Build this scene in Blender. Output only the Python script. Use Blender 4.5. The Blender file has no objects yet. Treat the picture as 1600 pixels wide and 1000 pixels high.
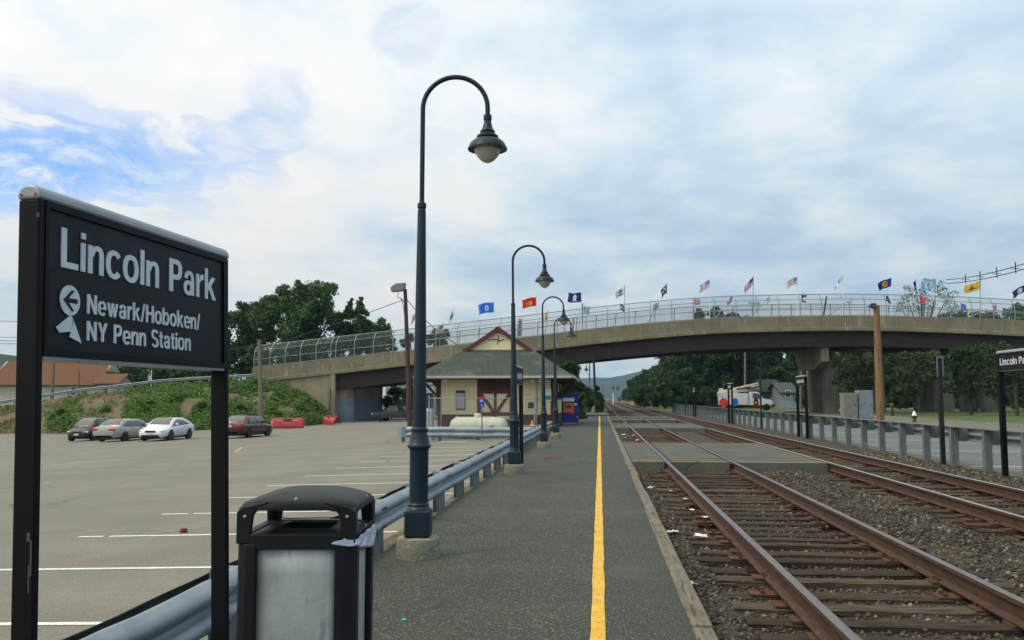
import bpy, bmesh, math, random
import numpy as np
from mathutils import Vector, Matrix, noise
S = bpy.context.scene
R = math.radians
# ---------------------------------------------------------------- camera
F = 1380.0; CAMZ = 1.47
PIT = math.atan(122 / F); YAW = math.atan(137 / F * math.cos(PIT))
cam = bpy.data.cameras.new('camera'); camo = bpy.data.objects.new('camera', cam)
S.collection.objects.link(camo); S.camera = camo
camo.location = (0, 0, CAMZ); camo.rotation_euler = (R(90) + PIT, 0, YAW)
cam.sensor_width = 36; cam.lens = 36 * F / 1600; cam.clip_start = .05; cam.clip_end = 20000
# ---------------------------------------------------------------- view / exposure
S.view_settings.view_transform = 'Standard'; S.view_settings.look = 'None'
S.view_settings.exposure = 0.0; S.view_settings.gamma = 1; S.view_settings.use_curve_mapping = False
S.cycles.max_bounces = 6; S.cycles.transparent_max_bounces = 16
# ---------------------------------------------------------------- sun
SUN_EL, SUN_AZ = 52, 238          # degrees; azimuth clockwise from +y (sun behind the left shoulder)
sl = bpy.data.lights.new('sun', 'SUN'); sl.energy = 1.5; sl.angle = R(12); sl.color = (1, .90, .74)
so = bpy.data.objects.new('sun', sl); S.collection.objects.link(so)
sd = Vector((math.sin(R(SUN_AZ)) * math.cos(R(SUN_EL)), math.cos(R(SUN_AZ)) * math.cos(R(SUN_EL)), math.sin(R(SUN_EL))))
so.rotation_euler = (-sd).to_track_quat('-Z', 'Y').to_euler()
# ---------------------------------------------------------------- sky with procedural clouds
W_ = bpy.data.worlds.new('World'); S.world = W_; W_.use_nodes = True
nt = W_.node_tree; nt.nodes.clear()
def N(t, nt=nt, **k):
    n = nt.nodes.new(t)
    for a, b in k.items():
        if a in n.inputs.keys(): n.inputs[a].default_value = b
        else: setattr(n, a, b)
    return n
def math_(op, a, b=None, nt=nt, clamp=False):
    n = nt.nodes.new('ShaderNodeMath'); n.operation = op; n.use_clamp = clamp
    for i, q in enumerate((a, b)):
        if q is None: continue
        if isinstance(q, (int, float)): n.inputs[i].default_value = q
        else: nt.links.new(q, n.inputs[i])
    return n.outputs[0]
def ramp_(fac, stops, nt=nt):
    n = nt.nodes.new('ShaderNodeValToRGB'); e = n.color_ramp.elements
    while len(e) < len(stops): e.new(.5)
    for i, (p, c) in enumerate(stops): e[i].position = p; e[i].color = (*c, 1) if len(c) == 3 else c
    nt.links.new(fac, n.inputs[0]); return n.outputs[0]
def mix_(fac, a, b, nt=nt, op='MIX'):
    n = nt.nodes.new('ShaderNodeMix'); n.data_type = 'RGBA'; n.blend_type = op
    for i, q in ((0, fac), (6, a), (7, b)):
        if isinstance(q, (int, float)): n.inputs[i].default_value = q
        elif isinstance(q, tuple): n.inputs[i].default_value = (*q, 1)
        else: nt.links.new(q, n.inputs[i])
    return n.outputs[2]
L = nt.links.new
tc = N('ShaderNodeTexCoord'); sep = N('ShaderNodeSeparateXYZ'); L(tc.outputs['Generated'], sep.inputs[0])
zz = math_('ADD', math_('MAXIMUM', sep.outputs[2], 0.0), 0.16)
cmb = N('ShaderNodeCombineXYZ'); L(math_('DIVIDE', sep.outputs[0], zz), cmb.inputs[0]); L(math_('DIVIDE', sep.outputs[1], zz), cmb.inputs[1])
def noise_(vec, scale, detail=6, rough=.55, off=(0, 0, 0), dist=0, nt=nt, st=(1, 1, 1), rz=0):
    m = nt.nodes.new('ShaderNodeMapping'); m.inputs['Location'].default_value = off; m.inputs['Scale'].default_value = st
    m.inputs['Rotation'].default_value = (0, 0, rz)
    nt.links.new(vec, m.inputs[0]); n = nt.nodes.new('ShaderNodeTexNoise')
    n.inputs['Scale'].default_value = scale; n.inputs['Detail'].default_value = detail; n.inputs['Roughness'].default_value = rough
    n.inputs['Distortion'].default_value = dist
    nt.links.new(m.outputs[0], n.inputs['Vector']); return n.outputs[0]
big = noise_(cmb.outputs[0], .75, 5, .5, (3.1, 1.7, 0), .3)
fine = noise_(cmb.outputs[0], 2.1, 9, .58, (7.3, 2.2, 0), .25, st=(1, .8, 1))
fine2 = noise_(cmb.outputs[0], 4.5, 8, .6, (1.3, 8.2, 0), .4, st=(1, .8, 1))
lv = N('ShaderNodeVectorMath', operation='DOT_PRODUCT'); L(tc.outputs['Generated'], lv.inputs[0]); lv.inputs[1].default_value = (-.62, .60, .30)
cl = math_('ADD', math_('ADD', math_('MULTIPLY', big, .45), math_('MULTIPLY', fine, .55)), math_('MULTIPLY', math_('SUBTRACT', lv.outputs['Value'], .62), .22))
cloud = ramp_(cl, [(.36, (.480, .640, .810)), (.44, (.625, .760, .870)), (.50, (.750, .850, .905)), (.56, (.870, .910, .925)), (.64, (.945, .940, .940))])
# brighter towards the upper sky in front and to the left, greyer low down
up = N('ShaderNodeMapRange'); L(sep.outputs[2], up.inputs[0])
for i, v in ((1, .03), (2, .34), (3, .82), (4, 1.07)): up.inputs[i].default_value = v
cloud = mix_(1.0, cloud, up.outputs[0], op='MULTIPLY')
# unseen warm glow added round the sun behind the camera, brightening front faces
sv = N('ShaderNodeVectorMath', operation='DOT_PRODUCT'); L(tc.outputs['Generated'], sv.inputs[0]); sv.inputs[1].default_value = sd
sg_ = N('ShaderNodeMapRange', interpolation_type='SMOOTHSTEP'); L(sv.outputs['Value'], sg_.inputs[0]); sg_.inputs[1].default_value = .25; sg_.inputs[2].default_value = 1.0
cloud = mix_(1.0, cloud, mix_(sg_.outputs[0], (1, 1, 1), (2.3, 1.95, 1.5)), op='MULTIPLY')
sky = N('ShaderNodeTexSky', sky_type='NISHITA', sun_disc=False); sky.sun_elevation = R(SUN_EL); sky.sun_rotation = R(SUN_AZ)
skyc = mix_(1.0, sky.outputs[0], (.056, .136, .222), op='MULTIPLY')
def dotmask(px, py, a, b):
    d = Vector(((px - 800) / F, (500 - py) / F, -1)).normalized(); d = camo.rotation_euler.to_matrix() @ d
    v = N('ShaderNodeVectorMath', operation='DOT_PRODUCT'); L(tc.outputs['Generated'], v.inputs[0]); v.inputs[1].default_value = d
    r = N('ShaderNodeMapRange', interpolation_type='SMOOTHSTEP'); L(math_('ADD', v.outputs['Value'], math_('MULTIPLY', math_('SUBTRACT', fine2, .5), .012 * (a / 4) ** 2)), r.inputs[0]); r.inputs[1].default_value = math.cos(R(a)); r.inputs[2].default_value = math.cos(R(b))
    return r.outputs[0]
hole = None
for px, py, a, k in ((20, 252, 4.0, .95), (110, 248, 3.8, .95), (-80, 250, 4.5, .95), (195, 252, 3.4, .85), (-190, 250, 6, .8), (280, 246, 3.6, .60), (340, 250, 2.8, .45), (400, 222, 3.0, .48), (440, 165, 2.6, .34), (630, 50, 2.6, .26)):
    m_ = math_('MULTIPLY', dotmask(px, py, a, 0), k); hole = m_ if hole is None else math_('MAXIMUM', hole, m_)
hole = math_('MULTIPLY', hole, math_('ADD', math_('MULTIPLY', ramp_(fine2, [(.36, (1, 1, 1)), (.60, (0, 0, 0))]), 1.1), .30), clamp=True)
bluesky = skyc
col = mix_(hole, cloud, bluesky)
col = mix_(1.0, col, (10, 10, 10), op='MULTIPLY')
bg = N('ShaderNodeBackground', Strength=.1); L(col, bg.inputs[0])
wo = N('ShaderNodeOutputWorld'); L(bg.outputs[0], wo.inputs[0])
SKYHOLE = bluesky
# ---------------------------------------------------------------- pixel -> place helpers (real distances)
_cy, _sy, _cp, _sp = math.cos(YAW), math.sin(YAW), math.cos(PIT), math.sin(PIT)
FW = Vector((-_sy * _cp, _cy * _cp, _sp)); RT = Vector((_cy, _sy, 0)); UP = Vector((_sy * _sp, -_cy * _sp, _cp))
NH = Vector((-_sy, _cy, 0)); CAM = Vector((0, 0, CAMZ))
def ray(px, py): return FW + RT * ((px - 800) / F) + UP * ((500 - py) / F)
def G(px, py, z=0.0):
    d = ray(px, py); return CAM + d * ((z - CAMZ) / d.z)
def Wp(px, py, dist):
    d = ray(px, py); return CAM + d * (dist / d.dot(NH))
def lot_z(x): return -.5 + .03 * min(0, x + 3)
def GL(px, py):
    z = -.6
    for _ in range(30): z = lot_z(G(px, py, z).x)
    return G(px, py, z)
# ---------------------------------------------------------------- tagging
def tag(o, label=None, cat=None, group=None, kind=None):
    if label: o['label'] = label
    if cat: o['category'] = cat
    if group: o['group'] = group
    if kind: o['kind'] = kind
    return o
def empty(name, label=None, cat=None, loc=(0, 0, 0), rot=(0, 0, 0), group=None):
    o = bpy.data.objects.new(name, None); S.collection.objects.link(o); o.location = loc
    o.rotation_euler = rot if isinstance(rot, tuple) else (0, 0, rot); o.empty_display_size = .2
    return tag(o, label, cat, group)
KIDS = {}
def copy_tree(o, parent=None):
    c = o.copy(); S.collection.objects.link(c)
    if parent: c.parent = parent; KIDS.setdefault(parent, []).append(c)
    for ch in KIDS.get(o, []): copy_tree(ch, c)
    return c
# ---------------------------------------------------------------- mesh builder
class MB:
    def __init__(s): s.v = []; s.f = []; s.mi = []; s.sm = []
    def add(s, vs, fs, mi=0, sm=False, M=None):
        b = len(s.v); vs = [Vector(v) for v in vs]
        if M is not None: vs = [M @ v for v in vs]
        s.v += vs
        for f in fs: s.f.append([b + i for i in f]); s.mi.append(mi); s.sm.append(sm)
        return s
    def box(s, c, d, M=None, mi=0, taper=1.0):
        x, y, z = (q / 2 for q in d); t = taper
        vs = [(-x, -y, -z), (x, -y, -z), (x, y, -z), (-x, y, -z), (-x * t, -y * t, z), (x * t, -y * t, z), (x * t, y * t, z), (-x * t, y * t, z)]
        vs = [Vector(v) + Vector(c) for v in vs]
        return s.add(vs, [(0, 3, 2, 1), (4, 5, 6, 7), (0, 1, 5, 4), (1, 2, 6, 5), (2, 3, 7, 6), (3, 0, 4, 7)], mi, False, M)
    def bar(s, p0, p1, w, h, mi=0, upv=(0, 0, 1)):          # rectangular bar
        p0, p1 = Vector(p0), Vector(p1); d = (p1 - p0).normalized(); u = Vector(upv)
        if abs(d.dot(u)) > .98: u = Vector((0, 1, 0))
        a = d.cross(u).normalized(); b = a.cross(d).normalized(); vs = []
        for p in (p0, p1):
            for i, j in ((-1, -1), (1, -1), (1, 1), (-1, 1)): vs.append(p + a * (i * w / 2) + b * (j * h / 2))
        return s.add(vs, [(0, 1, 2, 3), (7, 6, 5, 4), (0, 4, 5, 1), (1, 5, 6, 2), (2, 6, 7, 3), (3, 7, 4, 0)], mi)
    def tube(s, pts, r, n=10, mi=0, caps=True, sm=True):
        pts = [Vector(p) for p in pts]; k = len(pts); rs = r if isinstance(r, (list, tuple)) else [r] * k
        b = len(s.v); t0 = (pts[1] - pts[0]).normalized(); a = t0.orthogonal().normalized()
        for i, p in enumerate(pts):
            t = (pts[min(i + 1, k - 1)] - pts[max(i - 1, 0)]).normalized()
            a = (a - t * a.dot(t)).normalized(); c = t.cross(a)
            for j in range(n):
                w = 2 * math.pi * j / n; s.v.append(p + (a * math.cos(w) + c * math.sin(w)) * rs[i])
        for i in range(k - 1):
            for j in range(n):
                q = (j + 1) % n; s.f.append([b + i * n + j, b + i * n + q, b + (i + 1) * n + q, b + (i + 1) * n + j]); s.mi.append(mi); s.sm.append(sm)
        if caps:
            s.f.append([b + j for j in range(n)][::-1]); s.mi.append(mi); s.sm.append(False)
            s.f.append([b + (k - 1) * n + j for j in range(n)]); s.mi.append(mi); s.sm.append(False)
        return s
    def lathe(s, prof, c=(0, 0, 0), n=24, mi=0, sm=True, M=None):
        b = len(s.v); c = Vector(c)
        for r, z in prof:
            for j in range(n):
                w = 2 * math.pi * j / n; p = c + Vector((r * math.cos(w), r * math.sin(w), z)); s.v.append(M @ p if M is not None else p)
        for i in range(len(prof) - 1):
            for j in range(n):
                q = (j + 1) % n; s.f.append([b + i * n + j, b + i * n + q, b + (i + 1) * n + q, b + (i + 1) * n + j]); s.mi.append(mi); s.sm.append(sm)
        for i, rev in ((0, True), (len(prof) - 1, False)):
            if prof[i][0] > 1e-4:
                l = [b + i * n + j for j in range(n)]; s.f.append(l[::-1] if rev else l); s.mi.append(mi); s.sm.append(False)
        return s
    def prism(s, poly, axis, a0, a1, mi=0, M=None):
        def mk(p, a): return {'x': (a, p[0], p[1]), 'y': (p[0], a, p[1]), 'z': (p[0], p[1], a)}[axis]
        n = len(poly); vs = [mk(p, a0) for p in poly] + [mk(p, a1) for p in poly]
        fs = [list(range(n))[::-1], list(range(n, 2 * n))] + [(i, (i + 1) % n, n + (i + 1) % n, n + i) for i in range(n)]
        return s.add(vs, fs, mi, False, M)
    def grid(s, fn, nu, nv, mi=0, sm=True):
        b = len(s.v)
        for i in range(nu + 1):
            for j in range(nv + 1): s.v.append(Vector(fn(i / nu, j / nv)))
        for i in range(nu):
            for j in range(nv):
                k = b + i * (nv + 1) + j; s.f.append([k, k + nv + 1, k + nv + 2, k + 1]); s.sm.append(sm)
                s.mi.append(mi((i + .5) / nu, (j + .5) / nv) if callable(mi) else mi)
        return s
    def build_each(s, name, mats, parent=None, **k):           # one object per connected piece
        par = list(range(len(s.v)))
        def fd(i):
            while par[i] != i: par[i] = par[par[i]]; i = par[i]
            return i
        for f in s.f:
            for i in f[1:]: par[fd(i)] = fd(f[0])
        gr = {}
        for j, f in enumerate(s.f): gr.setdefault(fd(f[0]), []).append(j)
        for js in gr.values():
            m = MB(); ids = {}
            for j in js:
                for i in s.f[j]:
                    if i not in ids: ids[i] = len(m.v); m.v.append(s.v[i])
                m.f.append([ids[i] for i in s.f[j]]); m.mi.append(s.mi[j]); m.sm.append(s.sm[j])
            m.build(name, mats, parent, **k)
    def build(s, name, mats, parent=None, org=None, bevel=0, seg=2, sharp=35, fix=True):
        me = bpy.data.meshes.new(name); o_ = Vector(org) if org is not None else Vector()
        me.from_pydata([v - o_ for v in s.v], [], s.f)
        if not isinstance(mats, (list, tuple)): mats = [mats]
        for m in mats: me.materials.append(m)
        me.polygons.foreach_set('material_index', s.mi); me.polygons.foreach_set('use_smooth', s.sm)
        if fix:
            bm = bmesh.new(); bm.from_mesh(me); bmesh.ops.recalc_face_normals(bm, faces=bm.faces); bm.to_mesh(me); bm.free()
        if any(s.sm): me.set_sharp_from_angle(angle=R(sharp))
        me.update(); o = bpy.data.objects.new(name, me); S.collection.objects.link(o)
        if parent is not None: o.parent = parent; KIDS.setdefault(parent, []).append(o)
        elif org is not None: o.location = org
        if bevel:
            b = o.modifiers.new('bevel', 'BEVEL'); b.width = bevel; b.segments = seg; b.limit_method = 'ANGLE'; b.angle_limit = R(40)
        return o
def text(name, body, size, mat, parent, M, width=None, off=0.0, ext=.002, align='LEFT', space=1.0):
    cu = bpy.data.curves.new(name, 'FONT'); cu.body = body; cu.size = size; cu.extrude = ext; cu.offset = off; cu.align_x = align; cu.resolution_u = 4
    cu.space_character = space
    tmp = bpy.data.objects.new('tmp_text', cu); S.collection.objects.link(tmp); bpy.context.view_layer.update()
    me = bpy.data.meshes.new_from_object(tmp.evaluated_get(bpy.context.evaluated_depsgraph_get()))
    bpy.data.objects.remove(tmp); bpy.data.curves.remove(cu)
    if width and len(me.vertices):
        xs = [v.co.x for v in me.vertices]; k = width / (max(xs) - min(xs))
        x0 = min(xs) if align == 'LEFT' else 0
        for v in me.vertices: v.co.x = (v.co.x - x0) * k
    me.transform(M); me.materials.clear(); me.materials.append(mat); me.name = name
    o = bpy.data.objects.new(name, me); S.collection.objects.link(o)
    if parent is not None: o.parent = parent; KIDS.setdefault(parent, []).append(o)
    return o
# ---------------------------------------------------------------- grotesque sign lettering, drawn glyph by glyph (cap height 1)
def _sup(cx, cy, rx, ry, a0, a1, n=14, e=2.35):
    o = []
    for i in range(n + 1):
        a = R(a0 + (a1 - a0) * i / n); c, s_ = math.cos(a), math.sin(a)
        o.append((cx + rx * math.copysign(abs(c) ** (2 / e), c), cy + ry * math.copysign(abs(s_) ** (2 / e), s_)))
    return o
def _ring(cx, cy, rx, ry, tx, ty): return (_sup(cx, cy, rx, ry, 0, 348, 29), [_sup(cx, cy, rx - tx, ry - ty, 0, 348, 29)])
def _sect(cx, cy, rx, ry, tx, ty, a0, a1, n=20): return (_sup(cx, cy, rx, ry, a0, a1, n) + _sup(cx, cy, rx - tx, ry - ty, a1, a0, n), [])
def _bx(x0, y0, x1, y1): return ([(x0, y0), (x1, y0), (x1, y1), (x0, y1)], [])
def _arch(w, st=.17): return ([(0, 0), (0, .74), (st - .005, .74), (st - .005, .655)] + _sup(w * .60, .48, w * .40, .275, 118, 0, 12) + [(w, 0), (w - st, 0)] + _sup(w * .56, .47, w * .44 - st, .150, 0, 180, 12)[:-1] + [(st, .42), (st, 0)], [])
GL_ = {
 'L': (.62, [([(0, 0), (.62, 0), (.62, .155), (.19, .155), (.19, 1), (0, 1)], [])]), 'l': (.17, [_bx(0, 0, .17, 1)]), 'i': (.17, [_bx(0, 0, .17, .74), _bx(0, .84, .17, 1)]), 'n': (.62, [_arch(.62)]),
 'c': (.63, [_sect(.335, .37, .335, .39, .175, .135, 38, 322)]), 'o': (.69, [_ring(.345, .37, .345, .39, .175, .135)]),
 'P': (.68, [([(0, 0), (0, 1), (.38, 1)] + _sup(.37, .69, .31, .31, 90, -90, 14) + [(.19, .38), (.19, 0)], [[(.19, .85), (.36, .85)] + _sup(.355, .69, .14, .16, 85, -85, 10) + [(.36, .53), (.19, .53)]])]),
 'a': (.62, [_sect(.315, .465, .265, .295, .155, .125, 0, 172), _bx(.415, 0, .58, .50), _ring(.255, .215, .255, .235, .150, .120)]),
 'r': (.42, [([(0, 0), (0, .74), (.16, .74), (.16, .62)] + _sup(.42, .46, .24, .30, 150, 90, 6) + [(.42, .58)] + _sup(.42, .34, .25, .24, 90, 180, 8) + [(.17, 0)], [])]),
 'k': (.66, [([(0, 0), (0, 1), (.17, 1), (.17, .45), (.42, .74), (.63, .74), (.37, .45), (.67, 0), (.46, 0), (.25, .33), (.17, .24), (.17, 0)], [])]),
 'N': (.76, [([(0, 0), (0, 1), (.20, 1), (.575, .34), (.575, 1), (.76, 1), (.76, 0), (.56, 0), (.185, .65), (.185, 0)], [])]), 'H': (.76, [([(0, 0), (0, 1), (.19, 1), (.19, .60), (.57, .60), (.57, 1), (.76, 1), (.76, 0), (.57, 0), (.57, .44), (.19, .44), (.19, 0)], [])]),
 'e': (.66, [_sect(.335, .37, .335, .39, .175, .130, 0, 320), _bx(.15, .315, .668, .42)]), 'w': (.92, [([(.20, 0), (0, .74), (.18, .74), (.295, .24), (.385, .74), (.545, .74), (.635, .24), (.745, .74), (.92, .74), (.72, 0), (.55, 0), (.465, .47), (.375, 0)], [])]),
 '/': (.36, [([(0, -.02), (.24, 1.02), (.36, 1.02), (.12, -.02)], [])]), 'b': (.67, [_bx(0, 0, .165, 1), _ring(.345, .37, .325, .39, .170, .135)]),
 'Y': (.78, [([(.295, 0), (.295, .38), (0, 1), (.21, 1), (.39, .56), (.57, 1), (.78, 1), (.485, .38), (.485, 0)], [])]), 't': (.38, [([(.09, .14), (.09, .60), (0, .60), (0, .74), (.09, .74), (.09, .94), (.255, .94), (.255, .74), (.37, .74), (.37, .60), (.255, .60), (.255, .19), (.30, .135), (.37, .135), (.37, 0), (.22, -.01), (.12, .04)], [])]),
 'S': (.68, [_sect(.34, .735, .325, .285, .175, .135, 18, 262, 18), _sect(.34, .265, .34, .285, .175, .135, -162, 82, 18), ([(.21, .475), (.34, .585), (.46, .525), (.34, .415)], [])]), ' ': (.34, [])}
def sign_text(name, body, cap, mat, parent, M_, width):
    x = 0; lay = []
    for ch in body: w_, pcs = GL_[ch]; lay.append((x, pcs)); x += w_ + .105
    x -= .105; kx = width / x; parts = [[], [], []]
    for x0, pcs in lay:
        for i, pc in enumerate(pcs): parts[min(i, 2)].append((x0, pc))
    acc = MB()
    for lvl, lst in enumerate(parts):
        if not lst: continue
        cu = bpy.data.curves.new('glyphs', 'CURVE'); cu.dimensions = '2D'; cu.fill_mode = 'BOTH'; cu.extrude = .0022
        for x0, (outer, holes) in lst:
            for ring in [outer] + holes:
                sp = cu.splines.new('POLY'); sp.points.add(len(ring) - 1); sp.use_cyclic_u = True
                for p_, (px_, py_) in zip(sp.points, ring): p_.co = ((x0 + px_) * kx, py_ * cap, 0, 1)
        tmp = bpy.data.objects.new('glyphs', cu); S.collection.objects.link(tmp); bpy.context.view_layer.update()
        me = bpy.data.meshes.new_from_object(tmp.evaluated_get(bpy.context.evaluated_depsgraph_get())); bpy.data.objects.remove(tmp); bpy.data.curves.remove(cu)
        dz = Vector((0, 0, .0004 * lvl)); acc.add([M_ @ (v.co + dz) for v in me.vertices], [list(p.vertices) for p in me.polygons]); bpy.data.meshes.remove(me)
    return acc.build(name, mat, parent, fix=False)
# ---------------------------------------------------------------- materials
def mat(name, c1, c2=None, rough=.7, metal=0.0, scale=4.0, detail=6, bump=0.0, bscale=None, spec=.4, lo=.35, hi=.65, extra=None, coord='Object', st=(1, 1, 1), alpha=None, trans=0, coat=0, bd=.02):
    m = bpy.data.materials.new(name); m.use_nodes = True; t = m.node_tree; b = t.nodes['Principled BSDF']
    b.inputs['Roughness'].default_value = rough; b.inputs['Metallic'].default_value = metal
    b.inputs['Specular IOR Level'].default_value = spec
    if coat: b.inputs['Coat Weight'].default_value = coat; b.inputs['Coat Roughness'].default_value = .08
    tcn = t.nodes.new('ShaderNodeTexCoord'); vec = tcn.outputs[coord]
    if c2 is None: c2 = tuple(min(1, q * 1.25 + .004) for q in c1)
    nz = noise_(vec, scale, detail, .6, (random.random() * 9, random.random() * 9, 0), nt=t, st=st)
    col = ramp_(nz, [(lo, c1), (hi, c2)], nt=t)
    if extra:
        for e in extra:                                   # stains/specks: (scale, lo, hi, colour, stretch)
            n2 = noise_(vec, e[0], 5, .6, (random.random() * 9, random.random() * 9, 0), nt=t, st=e[4] if len(e) > 4 else (1, 1, 1))
            f = ramp_(n2, [(e[1], (0, 0, 0)), (e[2], (1, 1, 1))], nt=t); col = mix_(f, col, e[3], nt=t)
    t.links.new(col, b.inputs['Base Color'])
    if bump:
        nb = noise_(vec, bscale or scale * 6, 8, .65, nt=t, st=st); bp = t.nodes.new('ShaderNodeBump')
        bp.inputs['Strength'].default_value = bump; bp.inputs['Distance'].default_value = bd
        t.links.new(nb, bp.inputs['Height']); t.links.new(bp.outputs[0], b.inputs['Normal'])
    if alpha is not None: b.inputs['Alpha'].default_value = alpha
    if trans: b.inputs['Transmission Weight'].default_value = trans
    return m
random.seed(7)
M = {}
M['lot'] = mat('lot_asphalt', (0.1509, 0.1398, 0.1124), (0.2024, 0.1884, 0.1552), .9, scale=.5, detail=10, bump=.5, bscale=90, coord='Object', bd=.006,
    extra=[(55, .56, .66, (.32, .305, .25)), (40, .58, .66, (.105, .10, .08)), (.12, .5, .75, (.165, .155, .12)), (.9, .60, .72, (.145, .138, .108))])
M['plat'] = mat('platform_asphalt', (0.02424, 0.02952, 0.02059), (0.03925, 0.04658, 0.03307), .85, scale=1.1, detail=8, bump=.8, bscale=120, bd=.008,
    extra=[(60, .57, .64, (.19, .20, .165)), (38, .58, .70, (.018, .020, .017)), (.35, .50, .72, (.034, .037, .030)), (90, .62, .67, (.42, .43, .38)), (.8, .60, .72, (.075, .075, .058))])
M['crossing'] = mat('crossing_asphalt', (0.0656, 0.06806, 0.05576), (0.0984, 0.1, 0.082), .9, scale=.9, bump=.5, bscale=90, extra=[(40, .6, .68, (.22, .22, .20))])
M['ballast'] = mat('ballast', (0.03024, 0.02448, 0.01584), (0.0684, 0.0576, 0.03888), .95, scale=9, detail=8, bump=1.0, bscale=22, bd=.05,
    extra=[(18, .55, .62, (.115, .098, .07)), (.5, .5, .7, (.055, .042, .028)), (13, .62, .66, (.035, .03, .024)), (3, .62, .70, (.10, .065, .035))])
M['road'] = mat('road_asphalt', (0.099, 0.105, 0.098), (0.1386, 0.147, 0.14), .9, scale=.7, bump=.3, bscale=60, extra=[(30, .6, .7, (.26, .26, .25))])
M['dirt'] = mat('dirt', (0.08925, 0.07225, 0.04675), (0.17, 0.1403, 0.09775), .95, scale=2.2, bump=.8, bscale=30, extra=[(4, .55, .65, (.07, .085, .03)), (25, .6, .66, (.28, .25, .2))])
M['grass'] = mat('grass', (0.04046, 0.07038, 0.0119), (0.07803, 0.1102, 0.02082), .95, scale=.6, bump=.8, bscale=30, extra=[(7, .55, .7, (.05, .09, .018)), (.25, .55, .7, (.15, .15, .05))])
M['bank'] = mat('bank_soil', (.185, .130, .078), (.115, .125, .040), .95, scale=.22, detail=9, bump=1.0, bscale=3, lo=.42, hi=.58, bd=.3,
    extra=[(1.1, .55, .66, (.14, .085, .055)), (2.5, .58, .68, (.05, .085, .02)), (.5, .6, .7, (.19, .155, .10))])
M['earth'] = mat('far_ground', (.05, .075, .022), (.10, .115, .04), .95, scale=.05)
M['white_paint'] = mat('white_line_paint', (0.616, 0.616, 0.572), (0.814, 0.814, 0.77), .8, scale=8, extra=[(35, .57, .66, (.27, .265, .235))])
M['yellow_paint'] = mat('yellow_line_paint', (.60, .34, .030), (.74, .45, .055), .8, scale=5, extra=[(60, .58, .66, (.30, .19, .04)), (9, .58, .70, (.46, .31, .10)), (28, .61, .66, (.14, .105, .045)), (3, .60, .68, (.62, .45, .16))])
M['amber_paint'] = mat('amber_edge_paint', (.52, .24, .02), (.62, .30, .03), .8, scale=5, extra=[(20, .6, .7, (.2, .13, .05))])
M['blue_paint'] = mat('blue_line_paint', (.25, .45, .55), None, .8, scale=5)
M['timber'] = mat('weathered_timber', (0.1275, 0.1062, 0.07225), (0.221, 0.1913, 0.1403), .9, scale=3, st=(6, .6, 6), bump=.8, bscale=14, extra=[(6, .55, .63, (.07, .055, .035), (8, .5, 8)), (2, .58, .7, (.20, .19, .12))])
M['tie'] = mat('old_tie_timber', (0.036, 0.02736, 0.01872), (0.108, 0.09216, 0.072), .92, scale=3, st=(.6, 7, 7), bump=1.0, bscale=10, bd=.03,
    extra=[(5, .54, .62, (.022, .017, .013), (.5, 9, 9)), (1.2, .56, .68, (.095, .048, .026)), (8, .62, .70, (.21, .19, .16), (.6, 8, 8))])
def per_object(m, stops):                                 # tie_random: every sleeper weathers to its own tone
    t = m.node_tree; p = t.nodes['Principled BSDF']; oi = t.nodes.new('ShaderNodeObjectInfo'); src = p.inputs['Base Color'].links[0].from_socket
    t.links.new(mix_(1.0, src, ramp_(oi.outputs['Random'], stops, nt=t), nt=t, op='MULTIPLY'), p.inputs['Base Color'])
per_object(M['tie'], [(0, (.55, .42, .34)), (.3, (1.0, .80, .62)), (.55, (.75, .62, .52)), (.8, (1.45, 1.30, 1.05)), (1, (1.0, .62, .45))])
def cracks(m, scale, w, colr, warp=.6, amount=.8):
    t = m.node_tree; p = t.nodes['Principled BSDF']; src = p.inputs['Base Color'].links[0].from_socket; tcn = t.nodes.new('ShaderNodeTexCoord')
    nz = t.nodes.new('ShaderNodeTexNoise'); nz.inputs['Scale'].default_value = scale * 1.6; nz.inputs['Detail'].default_value = 6; t.links.new(tcn.outputs['Object'], nz.inputs['Vector'])
    vm = t.nodes.new('ShaderNodeVectorMath'); vm.operation = 'MULTIPLY_ADD'; t.links.new(nz.outputs['Color'], vm.inputs[0]); vm.inputs[1].default_value = (warp / scale,) * 3; t.links.new(tcn.outputs['Object'], vm.inputs[2])
    vo = t.nodes.new('ShaderNodeTexVoronoi'); vo.feature = 'DISTANCE_TO_EDGE'; vo.inputs['Scale'].default_value = scale; t.links.new(vm.outputs[0], vo.inputs['Vector'])
    n2 = noise_(tcn.outputs['Object'], scale * .7, 3, .5, (4, 4, 0), nt=t)
    f = math_('MULTIPLY', ramp_(vo.outputs['Distance'], [(0, (1, 1, 1)), (w, (0, 0, 0))], nt=t), ramp_(n2, [(.48, (0, 0, 0)), (.56, (amount,) * 3)], nt=t), nt=t)
    t.links.new(mix_(f, src, colr, nt=t), p.inputs['Base Color'])
cracks(M['lot'], .16, .010, (.085, .080, .062)); cracks(M['plat'], .28, .014, (.016, .017, .013)); cracks(M['crossing'], .5, .02, (.03, .03, .025))
M['rust'] = mat('rusty_rail', (0.0465, 0.02232, 0.01364), (0.0837, 0.04216, 0.0248), .75, scale=5, st=(6, 1, 6), bump=.3, bscale=40, extra=[(3, .58, .7, (.050, .028, .020)), (20, .6, .7, (.19, .085, .035))])
M['railtop'] = mat('rail_head', (0.1148, 0.0935, 0.08925), (0.17, 0.1445, 0.136), .42, .35, scale=6, st=(8, .4, 8), extra=[(3, .55, .7, (.11, .065, .045), (8, .3, 8))])
M['railshine'] = mat('polished_rail_head', (.30, .29, .27), (.42, .41, .38), .35, .6, scale=6, st=(8, .4, 8))
M['plate'] = mat('rusty_plate', (0.05967, 0.02509, 0.01377), (0.1123, 0.04428, 0.01782), .85, scale=12, extra=[(8, .56, .66, (.08, .035, .02))])
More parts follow.
